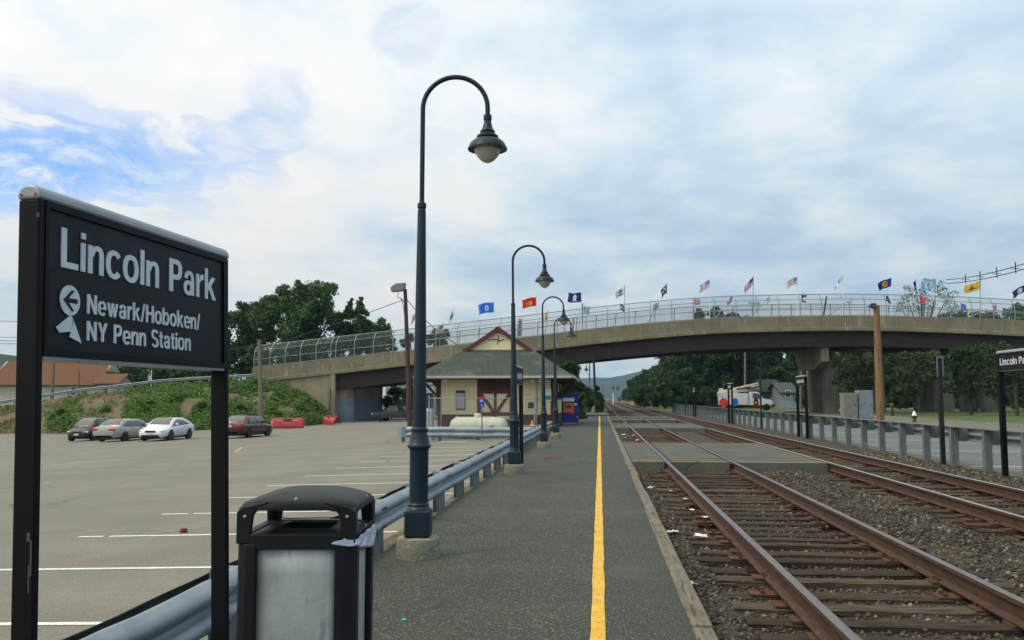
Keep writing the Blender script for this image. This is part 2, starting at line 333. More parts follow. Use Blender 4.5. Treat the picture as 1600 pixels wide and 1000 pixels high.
M['galv'] = mat('galvanised_steel', (0.209, 0.2515, 0.2825), (0.3096, 0.3522, 0.3831), .48, .35, scale=2.5, bump=.05, extra=[(5, .60, .72, (.30, .34, .37)), (9, .68, .76, (.22, .15, .10))])
M['galv_dark'] = mat('weathered_galvanised', (0.192, 0.216, 0.24), (0.288, 0.32, 0.344), .6, .35, scale=3, extra=[(6, .6, .7, (.16, .17, .17))])
M['back_beam'] = mat('shaded_back_beam', (.060, .070, .085), (.105, .118, .135), .65, .2, scale=3)  # shadow on the beam's inner side put into a darker colour
M['post_grey'] = mat('grey_steel_post', (0.1054, 0.1156, 0.1292), (0.1666, 0.1782, 0.1938), .7, .1, scale=3, st=(4, 4, 1), extra=[(6, .58, .7, (.12, .115, .11))])
M['concrete'] = mat('old_concrete', (0.192, 0.18, 0.128), (0.296, 0.28, 0.212), .9, scale=3, bump=.9, bscale=25, bd=.03, extra=[(9, .55, .64, (.15, .14, .095)), (30, .6, .68, (.42, .40, .33)), (3, .6, .7, (.28, .19, .10))])
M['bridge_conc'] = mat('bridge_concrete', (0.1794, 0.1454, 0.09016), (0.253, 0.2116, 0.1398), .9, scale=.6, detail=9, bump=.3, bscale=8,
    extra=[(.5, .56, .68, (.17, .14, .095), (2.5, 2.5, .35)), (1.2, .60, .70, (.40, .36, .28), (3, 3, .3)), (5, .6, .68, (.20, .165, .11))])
M['abut_conc'] = mat('abutment_concrete', (0.255, 0.1997, 0.1258), (0.34, 0.2762, 0.1827), .9, scale=.4, detail=9, bump=.3, bscale=6,
    extra=[(.6, .55, .66, (.22, .18, .12), (2.5, 2.5, .3)), (1.1, .62, .7, (.30, .17, .10), (3, 3, .3))])
M['pier_conc'] = mat('shaded_pier_concrete', (.100, .088, .064), (.155, .138, .104), .9, scale=.6, bump=.3, bscale=6, extra=[(.6, .55, .66, (.07, .06, .045), (2.5, 2.5, .3))])  # concrete darkened in its colour for the shade under the deck
M['grey_blue'] = mat('grey_blue_paint', (.17, .215, .255), (.22, .265, .30), .7, scale=.8, extra=[(.9, .58, .7, (.13, .155, .18))])
M['girder'] = mat('maroon_steel', (0.033, 0.0156, 0.0156), (0.0528, 0.0252, 0.0234), .7, scale=1.2, extra=[(3, .58, .7, (.035, .022, .02))])
M['lamp'] = mat('lamp_metal', (0.0084, 0.01836, 0.0288), (0.0132, 0.02584, 0.0392), .42, .1, scale=3, bump=.05, spec=.32)
M['lampglass'] = mat('lamp_glass', (.40, .36, .27), (.52, .47, .37), .25, spec=.6, scale=20)
M['signblack'] = mat('sign_black', (0.003, 0.0036, 0.0048), (0.0045, 0.0054, 0.0069), .55, scale=1.6, spec=.16, extra=[(3, .62, .78, (.024, .028, .034), (1, 1, .4))])
M['panelblack'] = mat('sign_panel_black', (0.0051, 0.006375, 0.008602), (0.007973, 0.009562, 0.01211), .50, scale=2.2, spec=.20, extra=[(4, .60, .80, (.030, .036, .044), (1, 1, .4))])
M['signtrim'] = mat('sign_trim', (0.2232, 0.248, 0.2604), (0.2976, 0.3224, 0.3348), .45, .35, scale=3)
M['lettering'] = mat('sign_lettering', (.54, .60, .63), (.64, .69, .71), .55, scale=9, spec=.3)
M['binblack'] = mat('bin_plastic', (0.00612, 0.00714, 0.00918), (0.00952, 0.01122, 0.01428), .5, scale=5, bump=.15, bscale=140, bd=.004, spec=.28)
M['binpanel'] = mat('bin_clear_panel', (0.2592, 0.2772, 0.27), (0.36, 0.3744, 0.36), .38, scale=2.6, detail=4, lo=.3, hi=.7, spec=.5, extra=[(1.6, .50, .66, (.44, .455, .445), (1.6, 1, .45)), (6, .57, .70, (.20, .22, .23), (2, 2, .35)), (3, .58, .66, (.50, .52, .51), (1, 1, .3))], bump=.4, bscale=5, bd=.02)
M['plasticbag'] = mat('plastic_bag', (.42, .47, .62), (.62, .67, .78), .25, scale=30, bump=.8, bscale=40, bd=.01)
M['clap'] = mat('cream_clapboard', (.68, .585, .325), (.78, .67, .39), .8, scale=1.5, extra=[(1.2, .6, .75, (.60, .51, .28), (1, 1, .4))])
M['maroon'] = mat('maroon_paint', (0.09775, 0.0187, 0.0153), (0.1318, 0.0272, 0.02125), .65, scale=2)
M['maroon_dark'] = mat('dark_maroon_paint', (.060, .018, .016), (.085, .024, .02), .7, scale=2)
M['shingle'] = mat('grey_green_shingles', (0.0374, 0.0476, 0.03944), (0.0646, 0.07684, 0.06392), .9, scale=7, st=(1, 1, 1), bump=.5, bscale=25, extra=[(18, .55, .62, (.055, .075, .07)), (.6, .55, .7, (.10, .115, .10))])
M['gutter'] = mat('gutter_white', (0.34, 0.34, 0.306), (0.442, 0.442, 0.408), .5, scale=3)
M['notice'] = mat('notice_paper', (.36, .30, .34), (.50, .45, .48), .6, scale=14, st=(1, 1, 3))
M['navy'] = mat('navy_paint', (.012, .018, .05), (.018, .028, .075), .5, scale=3)
M['vendblue'] = mat('vending_blue', (.010, .016, .20), (.016, .026, .28), .4, scale=2)
M['vendorange'] = mat('vending_orange', (0.864, 0.13, 0.012), (0.96, 0.182, 0.02), .45, scale=4)
M['screen'] = mat('dark_screen', (.06, .05, .06), (.13, .11, .12), .2, scale=6)
M['white'] = mat('white_enamel', (.70, .70, .67), (.80, .80, .77), .45, scale=3)
M['offwhite'] = mat('off_white_tank_paint', (.56, .53, .43), (.68, .65, .54), .5, scale=2, extra=[(5, .6, .72, (.42, .38, .28))])
M['signblue'] = mat('sign_blue', (.012, .03, .42), (.02, .045, .5), .5, scale=3)
M['signred'] = mat('sign_red', (.50, .012, .02), (.58, .02, .03), .5, scale=3)
M['green_sign'] = mat('sign_green', (.02, .28, .09), (.03, .33, .11), .5, scale=3)
M['polewood'] = mat('brown_pole_timber', (0.16, 0.084, 0.032), (0.288, 0.16, 0.068), .85, scale=2.5, st=(7, 7, .5), bump=.5, bscale=10, extra=[(3, .55, .68, (.07, .03, .018), (4, 4, .35))])
M['polemaroon'] = mat('dark_pole_timber', (0.056, 0.0288, 0.0252), (0.088, 0.0468, 0.0387), .85, scale=2, st=(5, 5, .5))
M['poleweather'] = mat('grey_pole_timber', (.13, .11, .085), (.20, .175, .135), .9, scale=2, st=(6, 6, .5))
M['poleblack'] = mat('black_pole', (0.0084, 0.0084, 0.0091), (0.014, 0.014, 0.0147), .6, scale=2)
M['dkgrey'] = mat('dark_grey_metal', (.05, .052, .055), (.09, .092, .095), .6, .3, scale=3)
M['fixture'] = mat('floodlight_grey', (.17, .17, .145), (.25, .25, .21), .6, .2, scale=4)
M['wire'] = mat('cable_black', (.012, .012, .014), None, .6)
M['pipe'] = mat('fence_pipe_grey', (.22, .245, .25), (.32, .35, .355), .5, .3, scale=3)
M['mesh'] = mat('chain_link_mesh', (.10, .115, .105), (.15, .165, .155), .6, .2, scale=3, alpha=.22)
M['mesh_near'] = mat('near_chain_link_mesh', (.25, .28, .28), (.33, .35, .35), .6, .4, scale=3, alpha=.12)
M['glass'] = mat('car_glass', (.030, .042, .046), (.055, .070, .075), .06, spec=.9, scale=2)
M['tyre'] = mat('tyre_rubber', (.012, .012, .012), (.02, .02, .02), .85, scale=8)
M['rim'] = mat('wheel_rim', (.34, .35, .36), (.46, .47, .48), .35, .7, scale=8)
M['chrome'] = mat('bright_trim', (.5, .5, .5), (.6, .6, .6), .25, .8)
M['headl'] = mat('headlamp_lens', (.46, .50, .55), (.6, .64, .68), .12, spec=.8, scale=10)
M['taill'] = mat('tail_lamp_red', (.45, .012, .016), (.55, .02, .025), .25, scale=10)
M['plate_y'] = mat('licence_plate', (.55, .50, .24), (.62, .57, .3), .5, scale=20)
M['trimblack'] = mat('black_trim', (.012, .012, .013), (.018, .018, .019), .5)
def paint(name, c): return mat(name, tuple(q * .92 for q in c), c, .35, .0, scale=1.5, coat=.4, spec=.4)
M['p_black'] = paint('car_black', (.012, .016, .022)); M['p_silver'] = paint('car_silver', (.36, .36, .345)); M['p_white'] = paint('car_white', (.76, .77, .80))
M['p_maroon'] = paint('car_maroon', (.085, .012, .016)); M['p_red'] = paint('plow_red', (0.416, 0.0144, 0.0144)); M['p_truck'] = paint('truck_white', (.80, .82, .84))
M['roof_orange'] = mat('orange_brown_shingles', (0.1166, 0.05084, 0.0212), (0.1562, 0.07118, 0.03069), .9, scale=2.5, extra=[(8, .56, .64, (.19, .078, .03))])
M['house_wall'] = mat('cream_house_wall', (0.4, 0.368, 0.288), (0.456, 0.424, 0.344), .85, scale=1.2)
M['blue_house'] = mat('blue_grey_siding', (0.234, 0.2835, 0.324), (0.288, 0.342, 0.378), .85, scale=1.2, st=(1, 1, 12))
M['window'] = mat('window_glass', (.02, .025, .03), (.04, .05, .055), .08, spec=.8)
M['trunk'] = mat('tree_bark', (.030, .024, .017), (.060, .050, .036), .95, scale=3, st=(3, 3, .6), bump=.6, bscale=12)
def leafmat(name, c1, c2, c3):
    m = bpy.data.materials.new(name); m.use_nodes = True; t = m.node_tree; b = t.nodes['Principled BSDF']
    b.inputs['Roughness'].default_value = .6; b.inputs['Specular IOR Level'].default_value = .25
    g = t.nodes.new('ShaderNodeNewGeometry'); oi = t.nodes.new('ShaderNodeObjectInfo')
    rp = ramp_(g.outputs['Random Per Island'], [(0, c1), (.6, c2), (1, c3)], nt=t)
    tcn = t.nodes.new('ShaderNodeTexCoord'); nz = noise_(tcn.outputs['Object'], .45 if 'tree' in name else 1.5, 3, .5, nt=t)
    v = t.nodes.new('ShaderNodeHueSaturation'); t.links.new(rp, v.inputs['Color'])
    v.inputs['Hue'].default_value = .5
    t.links.new(math_('ADD', math_('ADD', math_('MULTIPLY', nz, .9, nt=t), .30, nt=t), math_('MULTIPLY', oi.outputs['Random'], .45, nt=t), nt=t), v.inputs['Value'])
    t.links.new(v.outputs[0], b.inputs['Base Color'])
    tr = t.nodes.new('ShaderNodeBsdfTranslucent'); t.links.new(v.outputs[0], tr.inputs[0])
    mx = t.nodes.new('ShaderNodeMixShader'); mx.inputs[0].default_value = .25
    t.links.new(b.outputs[0], mx.inputs[1]); t.links.new(tr.outputs[0], mx.inputs[2])
    t.links.new(mx.outputs[0], t.nodes['Material Output'].inputs[0]); return m
M['leaf'] = leafmat('tree_leaves', (.036, .082, .020), (.062, .122, .028), (.105, .165, .045))
M['leaf2'] = leafmat('pale_tree_leaves', (.085, .125, .030), (.13, .18, .045), (.18, .22, .07))
M['leafshaded'] = leafmat('shaded_tree_leaves', (.018, .044, .012), (.032, .068, .017), (.058, .098, .026))  # leaf colours darkened to carry the shade of the wood
M['leafolive'] = leafmat('olive_tree_leaves', (.034, .052, .016), (.055, .074, .022), (.085, .100, .036))
M['weed'] = leafmat('weed_leaves', (.060, .130, .016), (.095, .185, .026), (.145, .230, .040))
M['olive'] = leafmat('dry_weed_leaves', (.10, .115, .035), (.15, .15, .05), (.19, .17, .07))
def flagm(name, c): return mat('flag_' + name, tuple(q * .9 for q in c), c, .8, scale=6)
FM = {k: flagm(k, c) for k, c in dict(blue=(.02, .17, .72), red=(.72, .012, .015), navy=(.012, .022, .16), white=(.72, .73, .74), black=(.02, .022, .024), sky=(.25, .52, .72),
    yellow=(.80, .47, .02), gold=(.62, .33, .05), stripe=(.55, .07, .10), canton=(.03, .05, .22), green=(.05, .16, .10), paleblue=(.16, .26, .62), pink=(.55, .34, .36), grey=(.40, .42, .45), brown=(.25, .11, .03)).items()}
# ================================================================ SETTING
def sheet(name, xs, ys, zf, m, kind='structure', ju=0):
    b = MB(); nx, ny = len(xs), len(ys); r = random.Random(3)
    for y in ys:
        for x in xs: b.v.append(Vector((x + (r.uniform(-ju, ju) if ju else 0), y, zf(x, y))))
    for j in range(ny - 1):
        for i in range(nx - 1):
            k = j * nx + i; b.f.append([k, k + 1, k + nx + 1, k + nx]); b.mi.append(0); b.sm.append(True)
    return tag(b.build(name, m, fix=False), kind=kind)
def ground_z(x, y):
    if x > -2.6: return -.42
    return max(lot_z(x) - .12, -3.4)
sheet('ground', [-6000, -110, -60, -30, -12, -3, -2.6, 6000], [-60, 20, 140, 400, 6000], ground_z, M['earth'])
sheet('parking_lot', [-78, -60, -40, -25, -12, -6, -3, -2.86], [-20, 0, 15, 30, 45, 60, 80, 100, 140], lambda x, y: lot_z(x), M['lot'])
# earth verge between lot and platform, under the guardrail
sheet('verge', [-2.90, -2.78, -2.62, -2.45, -2.28, -2.12, -2.02], [-3 + .35 * i for i in range(140)],
      lambda x, y: np.interp(x, [-2.9, -2.78, -2.6, -2.3, -2.0], [-.47, -.40, -.24, -.20, -.14]) + .035 * noise.noise(Vector((x * 4, y * 2.3, 0))), M['dirt'])
# platform slab with an uneven left edge
b = MB(); ys = [-4 + .25 * i for i in range(40)] + [6 + i for i in range(67)] 
top = [(-2.10 + .05 * noise.noise(Vector((0, y * 1.1, 5))) + .02 * noise.noise(Vector((0, y * 6, 9))), y) for y in ys]
n = len(top)
for (x, y) in top: b.v += [Vector((x - .03, y, -.5)), Vector((x, y, -.012)), Vector((x + .05, y, 0)), Vector((-1.0, y, .012)), Vector((.575, y, 0)), Vector((.575, y, -.5))]
for i in range(n - 1):
    for j in range(5): b.f.append([i * 6 + j, i * 6 + j + 1, i * 6 + 7 + j, i * 6 + 6 + j]); b.mi.append(0); b.sm.append(False)
b.f.append([(n - 1) * 6 + j for j in range(6)]); b.mi.append(0); b.sm.append(False)
tag(b.build('platform', M['plat']), kind='structure')
# raised far end of the platform
b = MB(); b.box((-.75, 76.4, -.18), (2.65, 6.8, .56)); tag(b.build('platform_end', M['crossing'], bevel=.02), kind='structure')
# yellow line
b = MB(); r = random.Random(5); pr = []
for i in range(260):
    y = -2 + i * .3; pr.append((-.070 + r.uniform(-.004, .004), .024 + r.uniform(-.004, .004), y))
for a, c, y in pr: b.v += [Vector((a, y, .012 + .0035)), Vector((c, y, .012 + .0035))]
for i in range(len(pr) - 1): b.f.append([2 * i, 2 * i + 1, 2 * i + 3, 2 * i + 2]); b.mi.append(0); b.sm.append(False)
def plat_top(x): return np.interp(x, [-2.1, -2.05, -1.0, .575], [-.012, 0, .012, 0])
for v in b.v: v.z = plat_top(v.x) + .005
tag(b.build('yellow_line_marking', M['yellow_paint'], fix=False), kind='structure')
# timber edge beams
r = random.Random(8); y = -3.0; k = 0
while y < 72:
    l = r.uniform(2.2, 3.4) if y > 3 else 3.0
    dx = r.uniform(-.012, .012); dz = r.uniform(-.02, .004)
    b = MB(); b.box((.655 + dx, y + l / 2, -.155 + dz), (.150, l - .015, .31))
    e = b.build('timber_edge', M['timber'], bevel=.012); tag(e, kind='structure'); y += l
# ---- ballast beds
BALX = [.7, .95, 1.1, 3.5, 3.75, 4.1, 4.5, 4.75, 7.2, 7.4, 8.0, 9.1]; BALZ = [-.22, -.20, -.245, -.245, -.19, -.165, -.19, -.245, -.245, -.20, -.23, -.26]
sheet('ballast_bed', [.70, .95, 1.1, 1.9, 2.7, 3.5, 3.75, 4.1, 4.5, 4.75, 5.4, 6.4, 7.2, 7.4, 8.0, 9.05], [-4 + .5 * i for i in range(60)] + [26 + 4 * i for i in range(60)] + [266 + 40 * i for i in range(30)],
      lambda x, y: np.interp(x, BALX, BALZ) + (.02 * noise.noise(Vector((x * 3, y * 3, 0))) if y < 40 else 0), M['ballast'])
def stones(name, n, seed, m):
    rg = np.random.default_rng(seed)
    y = 3.2 + 26 * rg.random(n) ** 1.55; x = .72 + rg.random(n) * 8.2
    keep = ~((y > 20.4) & (x < 5.1)); x, y = x[keep], y[keep]
    z = np.interp(x, BALX, BALZ)
    s = rg.uniform(.010, .030, len(x)) * np.clip(.75 + .03 * y, .8, 1.5)
    base = np.array([(1, 0, 0), (-1, 0, 0), (0, 1, 0), (0, -1, 0), (0, 0, 1), (0, 0, -1)], float)
    v = base[None] * s[:, None, None] * rg.uniform(.55, 1.35, (len(x), 6, 1)) + rg.normal(0, .22, (len(x), 6, 3)) * s[:, None, None]
    a = rg.uniform(0, 6.28, len(x)); c, q = np.cos(a)[:, None], np.sin(a)[:, None]
    vx = v[..., 0] * c - v[..., 1] * q; vy = v[..., 0] * q + v[..., 1] * c
    v = np.stack([vx + x[:, None], vy + y[:, None], v[..., 2] * .75 + (z + s * .25)[:, None]], -1).reshape(-1, 3)
    t = np.array([(0, 2, 4), (2, 1, 4), (1, 3, 4), (3, 0, 4), (2, 0, 5), (1, 2, 5), (3, 1, 5), (0, 3, 5)])
    f = (t[None] + (np.arange(len(x)) * 6)[:, None, None]).reshape(-1)
    me = bpy.data.meshes.new(name); me.vertices.add(len(v)); me.vertices.foreach_set('co', v.reshape(-1))
    nf = len(f) // 3; me.loops.add(len(f)); me.loops.foreach_set('vertex_index', f); me.polygons.add(nf)
    me.polygons.foreach_set('loop_start', np.arange(nf) * 3); me.polygons.foreach_set('loop_total', np.full(nf, 3)); me.update(); me.validate()
    me.materials.append(m); o = bpy.data.objects.new(name, me); S.collection.objects.link(o); return tag(o, kind='stuff')
def stonemat():
    m = bpy.data.materials.new('ballast_stone'); m.use_nodes = True; t = m.node_tree; g = t.nodes.new('ShaderNodeNewGeometry')
    c = ramp_(g.outputs['Random Per Island'], [(0, (.018, .014, .009)), (.45, (.050, .041, .027)), (.75, (.088, .073, .050)), (.94, (.145, .126, .092)), (1, (.25, .225, .17))], nt=t)
    p = t.nodes['Principled BSDF']; t.links.new(c, p.inputs['Base Color']); p.inputs['Roughness'].default_value = .9; return m
stones('ballast_stones', 80000, 4, stonemat())
# ---- railway tracks: rails, sleepers with plates
def rail_prof():
    h = [(.035, 0), (.037, -.006), (.037, -.034), (.010, -.046), (.009, -.140), (.070, -.156), (.070, -.170)]
    return [(x, z) for x, z in h] + [(-x, z) for x, z in h[::-1]]
def track(cx, label, shine, seed):
    t = empty('railway_track', label, 'railway track', (cx, 0, 0))
    for sgn in (-1, 1):
        xr = sgn * (.7175 + .037); b = MB(); ys = [-4, 30, 120, 400, 1200]
        p = rail_prof(); k = len(p)
        for y in ys: b.v += [Vector((xr + x, y, z)) for x, z in p]
        for i in range(len(ys) - 1):
            for j in range(k):
                q = (j + 1) % k; top_ = j == k - 1
                b.f.append([i * k + j, i * k + q, (i + 1) * k + q, (i + 1) * k + j]); b.mi.append(1 if top_ else 0); b.sm.append(False)
        b.build('rail', [M['rust'], M['railshine' if shine else 'railtop']], t)
    r = random.Random(seed)
    def tie_mesh(v):
        b = MB(); rr = random.Random(v)
        def fn(u, w): return (-1.28 + 2.56 * u, -.11 + .22 * w, .012 * noise.noise(Vector((u * 9, w * 3, v * 3.3))) - (.012 if w in (0, 1) else 0))
        b.grid(fn, 24, 4, sm=False)
        b.box((0, 0, -.09), (2.56, .216, .15)); return b
    def plate_mesh(sg, b=None, y0=0, z0=0):
        b = b or MB(); n0 = len(b.v)
        if True:
            x = sg * .7545
            b.box((x + .02 * sg, 0, .006), (.36, .18, .016)); 
            for dx in (-.095, .095):
                for dy in (-.05, .05): b.box((x + dx, dy, .026), (.036, .03, .03))
        for v in b.v[n0:]: v.y += y0; v.z += z0
        return b
    ties = []; plates0 = None
    for v in range(5):
        o = tie_mesh(v + seed).build('sleeper', M['tie'], t); 
        ties.append(o)
    y = 3.0; i = 0; pl0 = [None, None]; farp = MB()
    while i < 100:
        if i < 5: o = ties[i]
        else: o = copy_tree(ties[r.randrange(5)], t)
        o.location = (r.uniform(-.10, .10), y, -.180 + r.uniform(-.034, .004)); o.rotation_euler = (r.uniform(-.04, .04), r.uniform(-.006, .006), r.uniform(-.035, .035))
        for q, sg in enumerate((-1, 1)):
            if i >= 50: plate_mesh(sg, farp, o.location.y, -.18); continue
            if pl0[q] is None: pl0[q] = plate_mesh(sg).build('tie_plate', M['plate'], o)
            else: c_ = pl0[q].copy(); S.collection.objects.link(c_); c_.parent = o
        y += .495 + r.uniform(-.035, .035); i += 1
    b = MB()
    while y < 320: b.box((r.uniform(-.05, .05), y, -.255), (2.56, .22, .16)); y += .5
    o = farp.build('distant_tie_plates', M['plate'], t); o['kind'] = 'stuff'
    o = b.build('distant_sleepers', M['tie'], t); o['kind'] = 'stuff'
    return t
track(2.30, 'nearer railway track with rusty brown rails beside the platform', False, 1)
track(5.98, 'farther railway track with worn shiny rail tops beside the grey post barrier', True, 2)
# ---- asphalt crossings between the tracks
def crossing(y0, y1, amber, x1=5.12):
    segs = [(.74, 1.47), (1.66, 2.94), (3.13, x1)]
    b = MB()
    for i, (a, c) in enumerate(segs):
        b.prism([(y0 + .02 * i, -.33), (y0 + .05 + .02 * i, .008 - .004 * i), (y1, .008 - .004 * i), (y1 + .05, -.33)], 'x', a, c)
    for x in (1.505, 1.635, 2.965, 3.105): b.box((x, (y0 + y1) / 2, -.10), (.05, y1 - y0 - .1, .16), mi=1)
    tag(b.build('track_crossing', [M['crossing'], M['trimblack']]), kind='structure')
    if amber:
        b = MB(); r = random.Random(2)
        for i, (a, c) in enumerate(segs):
            for ye in (y0 + .06 + .02 * i, y1 - .11):
                n = 12; z = .013 - .004 * i
                for k in range(n):
                    if r.random() < .08: continue
                    xa, xb = a + .01 + (c - a - .02) * k / n, a + .01 + (c - a - .02) * (k + 1) / n
                    b.add([(xa, ye, z), (xb, ye, z), (xb, ye + .10, z), (xa, ye + .10, z)], [(0, 1, 2, 3)])
        tag(b.build('amber_edge_marking', M['amber_paint'], fix=False), kind='structure')
crossing(20.75, 29.6, True); crossing(44.0, 52.5, False); crossing(60.5, 64.5, False); crossing(68, 72, False)
# ---- parking stall lines
b = MB(); r = random.Random(11)
def lotline(x0, x1, y, w=.10, skew=0.0, m=0, yend=None):
    n = max(3, int(abs(x1 - x0) / .10)); y2 = y if yend is None else yend
    for k in range(n):
        if r.random() < .02: continue
        xa, xb = x0 + (x1 - x0) * k / n, x0 + (x1 - x0) * (k + 1) / n; ya, yb = y + (y2 - y) * k / n, y + (y2 - y) * (k + 1) / n
        b.add([(xa, ya - w / 2, lot_z(xa) + .005), (xb, yb - w / 2, lot_z(xb) + .005), (xb, yb + w / 2, lot_z(xb) + .005), (xa, ya + w / 2, lot_z(xa) + .005)], [(0, 1, 2, 3)], m)
dd = [363, 265, 211, 178, 152, 132, 118, 105, 94, 85.5, 78.5]
xl = [-8.1, -8.1, -8.1, -8.1, -8.1, -8.2, -8.2, -8.3, -8.3, -8.4, -8.4]
for i in range(-1, 12):
    y = 10.38 + (i - 1) * 2.66
    lotline(-8.0 + .05 * math.sin(i), -2.95, y)
for (px0, py0, px1, py1) in ((0, 720, 330, 690), (80, 727, 215, 716), (182, 724, 330, 705), (0, 768, 82, 753), (285, 722, 372, 706), (70, 716, 150, 708)):
    p, q = GL(px0, py0), GL(px1, py1); lotline(p.x, q.x, p.y, .10, yend=q.y)
tag(b.build('parking_stall_marking', M['white_paint'], fix=False), kind='structure')
b = MB(); p = GL(368, 706); q = GL(378, 699); lotline(p.x, q.x, p.y, .25, yend=q.y); p = GL(330, 713); q = GL(372, 704); lotline(p.x, q.x, p.y, .10, yend=q.y)
tag(b.build('yellow_stall_marking', M['yellow_paint'], fix=False), kind='structure')
b = MB(); p = GL(688, 690.5); lotline(p.x, p.x + 1.3, p.y, .5); tag(b.build('blue_stall_marking', M['blue_paint'], fix=False), kind='structure')
# ---- right side: lot, kerb, lawn, road
sheet('side_lot', [9.35, 12, 18, 26], [-10, 10, 30, 60, 98], lambda x, y: -.30, M['road'])
b = MB(); b.prism([(9.10, -.40), (9.10, -.245), (9.30, -.245), (9.36, -.40)], 'y', -10, 98); tag(b.build('lot_edging', M['dirt']), kind='structure')
b = MB()
for y in (24.2, 31.2, 39.0, 47.5, 57, 68):
    b.add([(9.6, y, -.295), (14.2, y, -.295), (14.2, y + .1, -.295), (9.6, y + .1, -.295)], [(0, 1, 2, 3)])
tag(b.build('side_stall_marking', M['white_paint'], fix=False), kind='structure')
b = MB(); b.box((26.1, 44, -.27), (.2, 108, .22)); tag(b.build('kerb', M['concrete']), kind='structure')
sheet('lawn', [26.2, 40, 70, 140, 300], [-20, 40, 98, 102.2, 160, 260], lambda x, y: -.26 + .004 * (x - 26), M['grass'])
sheet('lawn', [9.2, 15, 20, 26.2], [98.2, 105, 160, 260], lambda x, y: -.28, M['grass'])
p0, p1 = G(1085, 645, -.25), G(1700, 635, -.1)
dv = (p1 - p0).normalized(); nv = Vector((-dv.y, dv.x, 0))
b = MB()
for i in range(13):
    p = p0 + (p1 - p0) * (i / 12 * 1.3 - .05); z = -.20 + .004 * max(0, p.x - 26)
    b.v += [Vector((p.x, p.y, z)) - nv * 3.6, Vector((p.x, p.y, z)) + nv * 3.6]
for i in range(12): b.f.append([2 * i, 2 * i + 2, 2 * i + 3, 2 * i + 1]); b.mi.append(0); b.sm.append(True)
tag(b.build('road', M['road'], fix=False), kind='structure')
# ---- embankment on the left
pxs = [-420, -300, -200, -100, 0, 60, 120, 180, 250, 300, 350, 400, 435, 475, 505, 522]
toe_y = np.interp(pxs, [-420, 0, 120, 250, 350, 400, 474, 522], [679, 678, 678, 675, 671, 669, 666, 661])
cr_y = np.interp(pxs, [-420, -100, 0, 114, 257, 340, 395, 420, 440, 475, 505, 522], [672, 648, 636, 619, 602, 597, 593, 599, 602, 616, 640, 660])
def bank(px, w):
    t = GL(px, float(np.interp(px, pxs, toe_y))); c = Wp(px, float(np.interp(px, pxs, cr_y)), 99.6)
    e = w ** .85; p = t + (c - t) * w; p.z = t.z + (c.z - t.z) * e
    k = math.sin(math.pi * w) * (1 if px < 480 else .25)
    p.z += k * (.45 * noise.noise(Vector((p.x * .22, p.y * .3, 1))) + .22 * noise.noise(Vector((p.x * .7, p.y * .9, 4))))
    if w == 0: p.z -= .12
    return p
b = MB(); b.grid(lambda u, w: bank(-420 + u * 942, w), 120, 16); tag(b.build('embankment', M['bank']), kind='structure')
def road_top(px): return Wp(px, float(np.interp(px, pxs, cr_y)) , 99.6)
b = MB(); 
cols = [-420, -250, -100, 0, 114, 257, 340, 396]
for px in cols:
    c = road_top(px); b.v += [c - Vector((0, 0, .02)), c + NH * 11, c + NH * 60 + Vector((0, 0, -.6))]
for i in range(len(cols) - 1):
    for j in range(2): b.f.append([i * 3 + j, i * 3 + 3 + j, i * 3 + 4 + j, i * 3 + 1 + j]); b.mi.append(0 if j == 0 else 1); b.sm.append(True)
tag(b.build('approach_road', [M['road'], M['grass']], fix=False), kind='structure')
# ---- hills far away
def hill(name, pts, dist, m):
    b = MB(); n = len(pts); r = random.Random(9)
    cr = []
    for px in range(int(pts[0][0]), int(pts[-1][0]) + 1, 6):
        y = float(np.interp(px, [p[0] for p in pts], [p[1] for p in pts])) + .8 * noise.noise(Vector((px * .09, 0, dist))) + .5 * noise.noise(Vector((px * .4, 3, dist)))
        cr.append((px, y))
    for px, y in cr:
        c = Wp(px, y, dist); f = Wp(px, 622, dist * .72); f.z = -2; bk = Wp(px, 622, dist * 1.4); bk.z = -2
        m1 = f.lerp(c, .55); m1.z = f.z + (c.z - f.z) * .5
        b.v += [f, m1, c, bk]
    for i in range(len(cr) - 1):
        for j in range(3): b.f.append([i * 4 + j, i * 4 + 4 + j, i * 4 + 5 + j, i * 4 + 1 + j]); b.mi.append(0); b.sm.append(True)
    return tag(b.build(name, m, fix=False), kind='structure')
M['hill'] = mat('forested_hill', (.008, .022, .018), (.016, .034, .024), .95, scale=.03, detail=8)
hill('hill', [(700, 600), (860, 594), (900, 591), (935, 590), (955, 590), (985, 584), (1040, 570), (1100, 560), (1250, 575), (1500, 600)], 2600, M['hill'])
hill('hill', [(-500, 560), (-200, 545), (-60, 548), (0, 553), (60, 560), (160, 566), (300, 590)], 420, M['hill'])
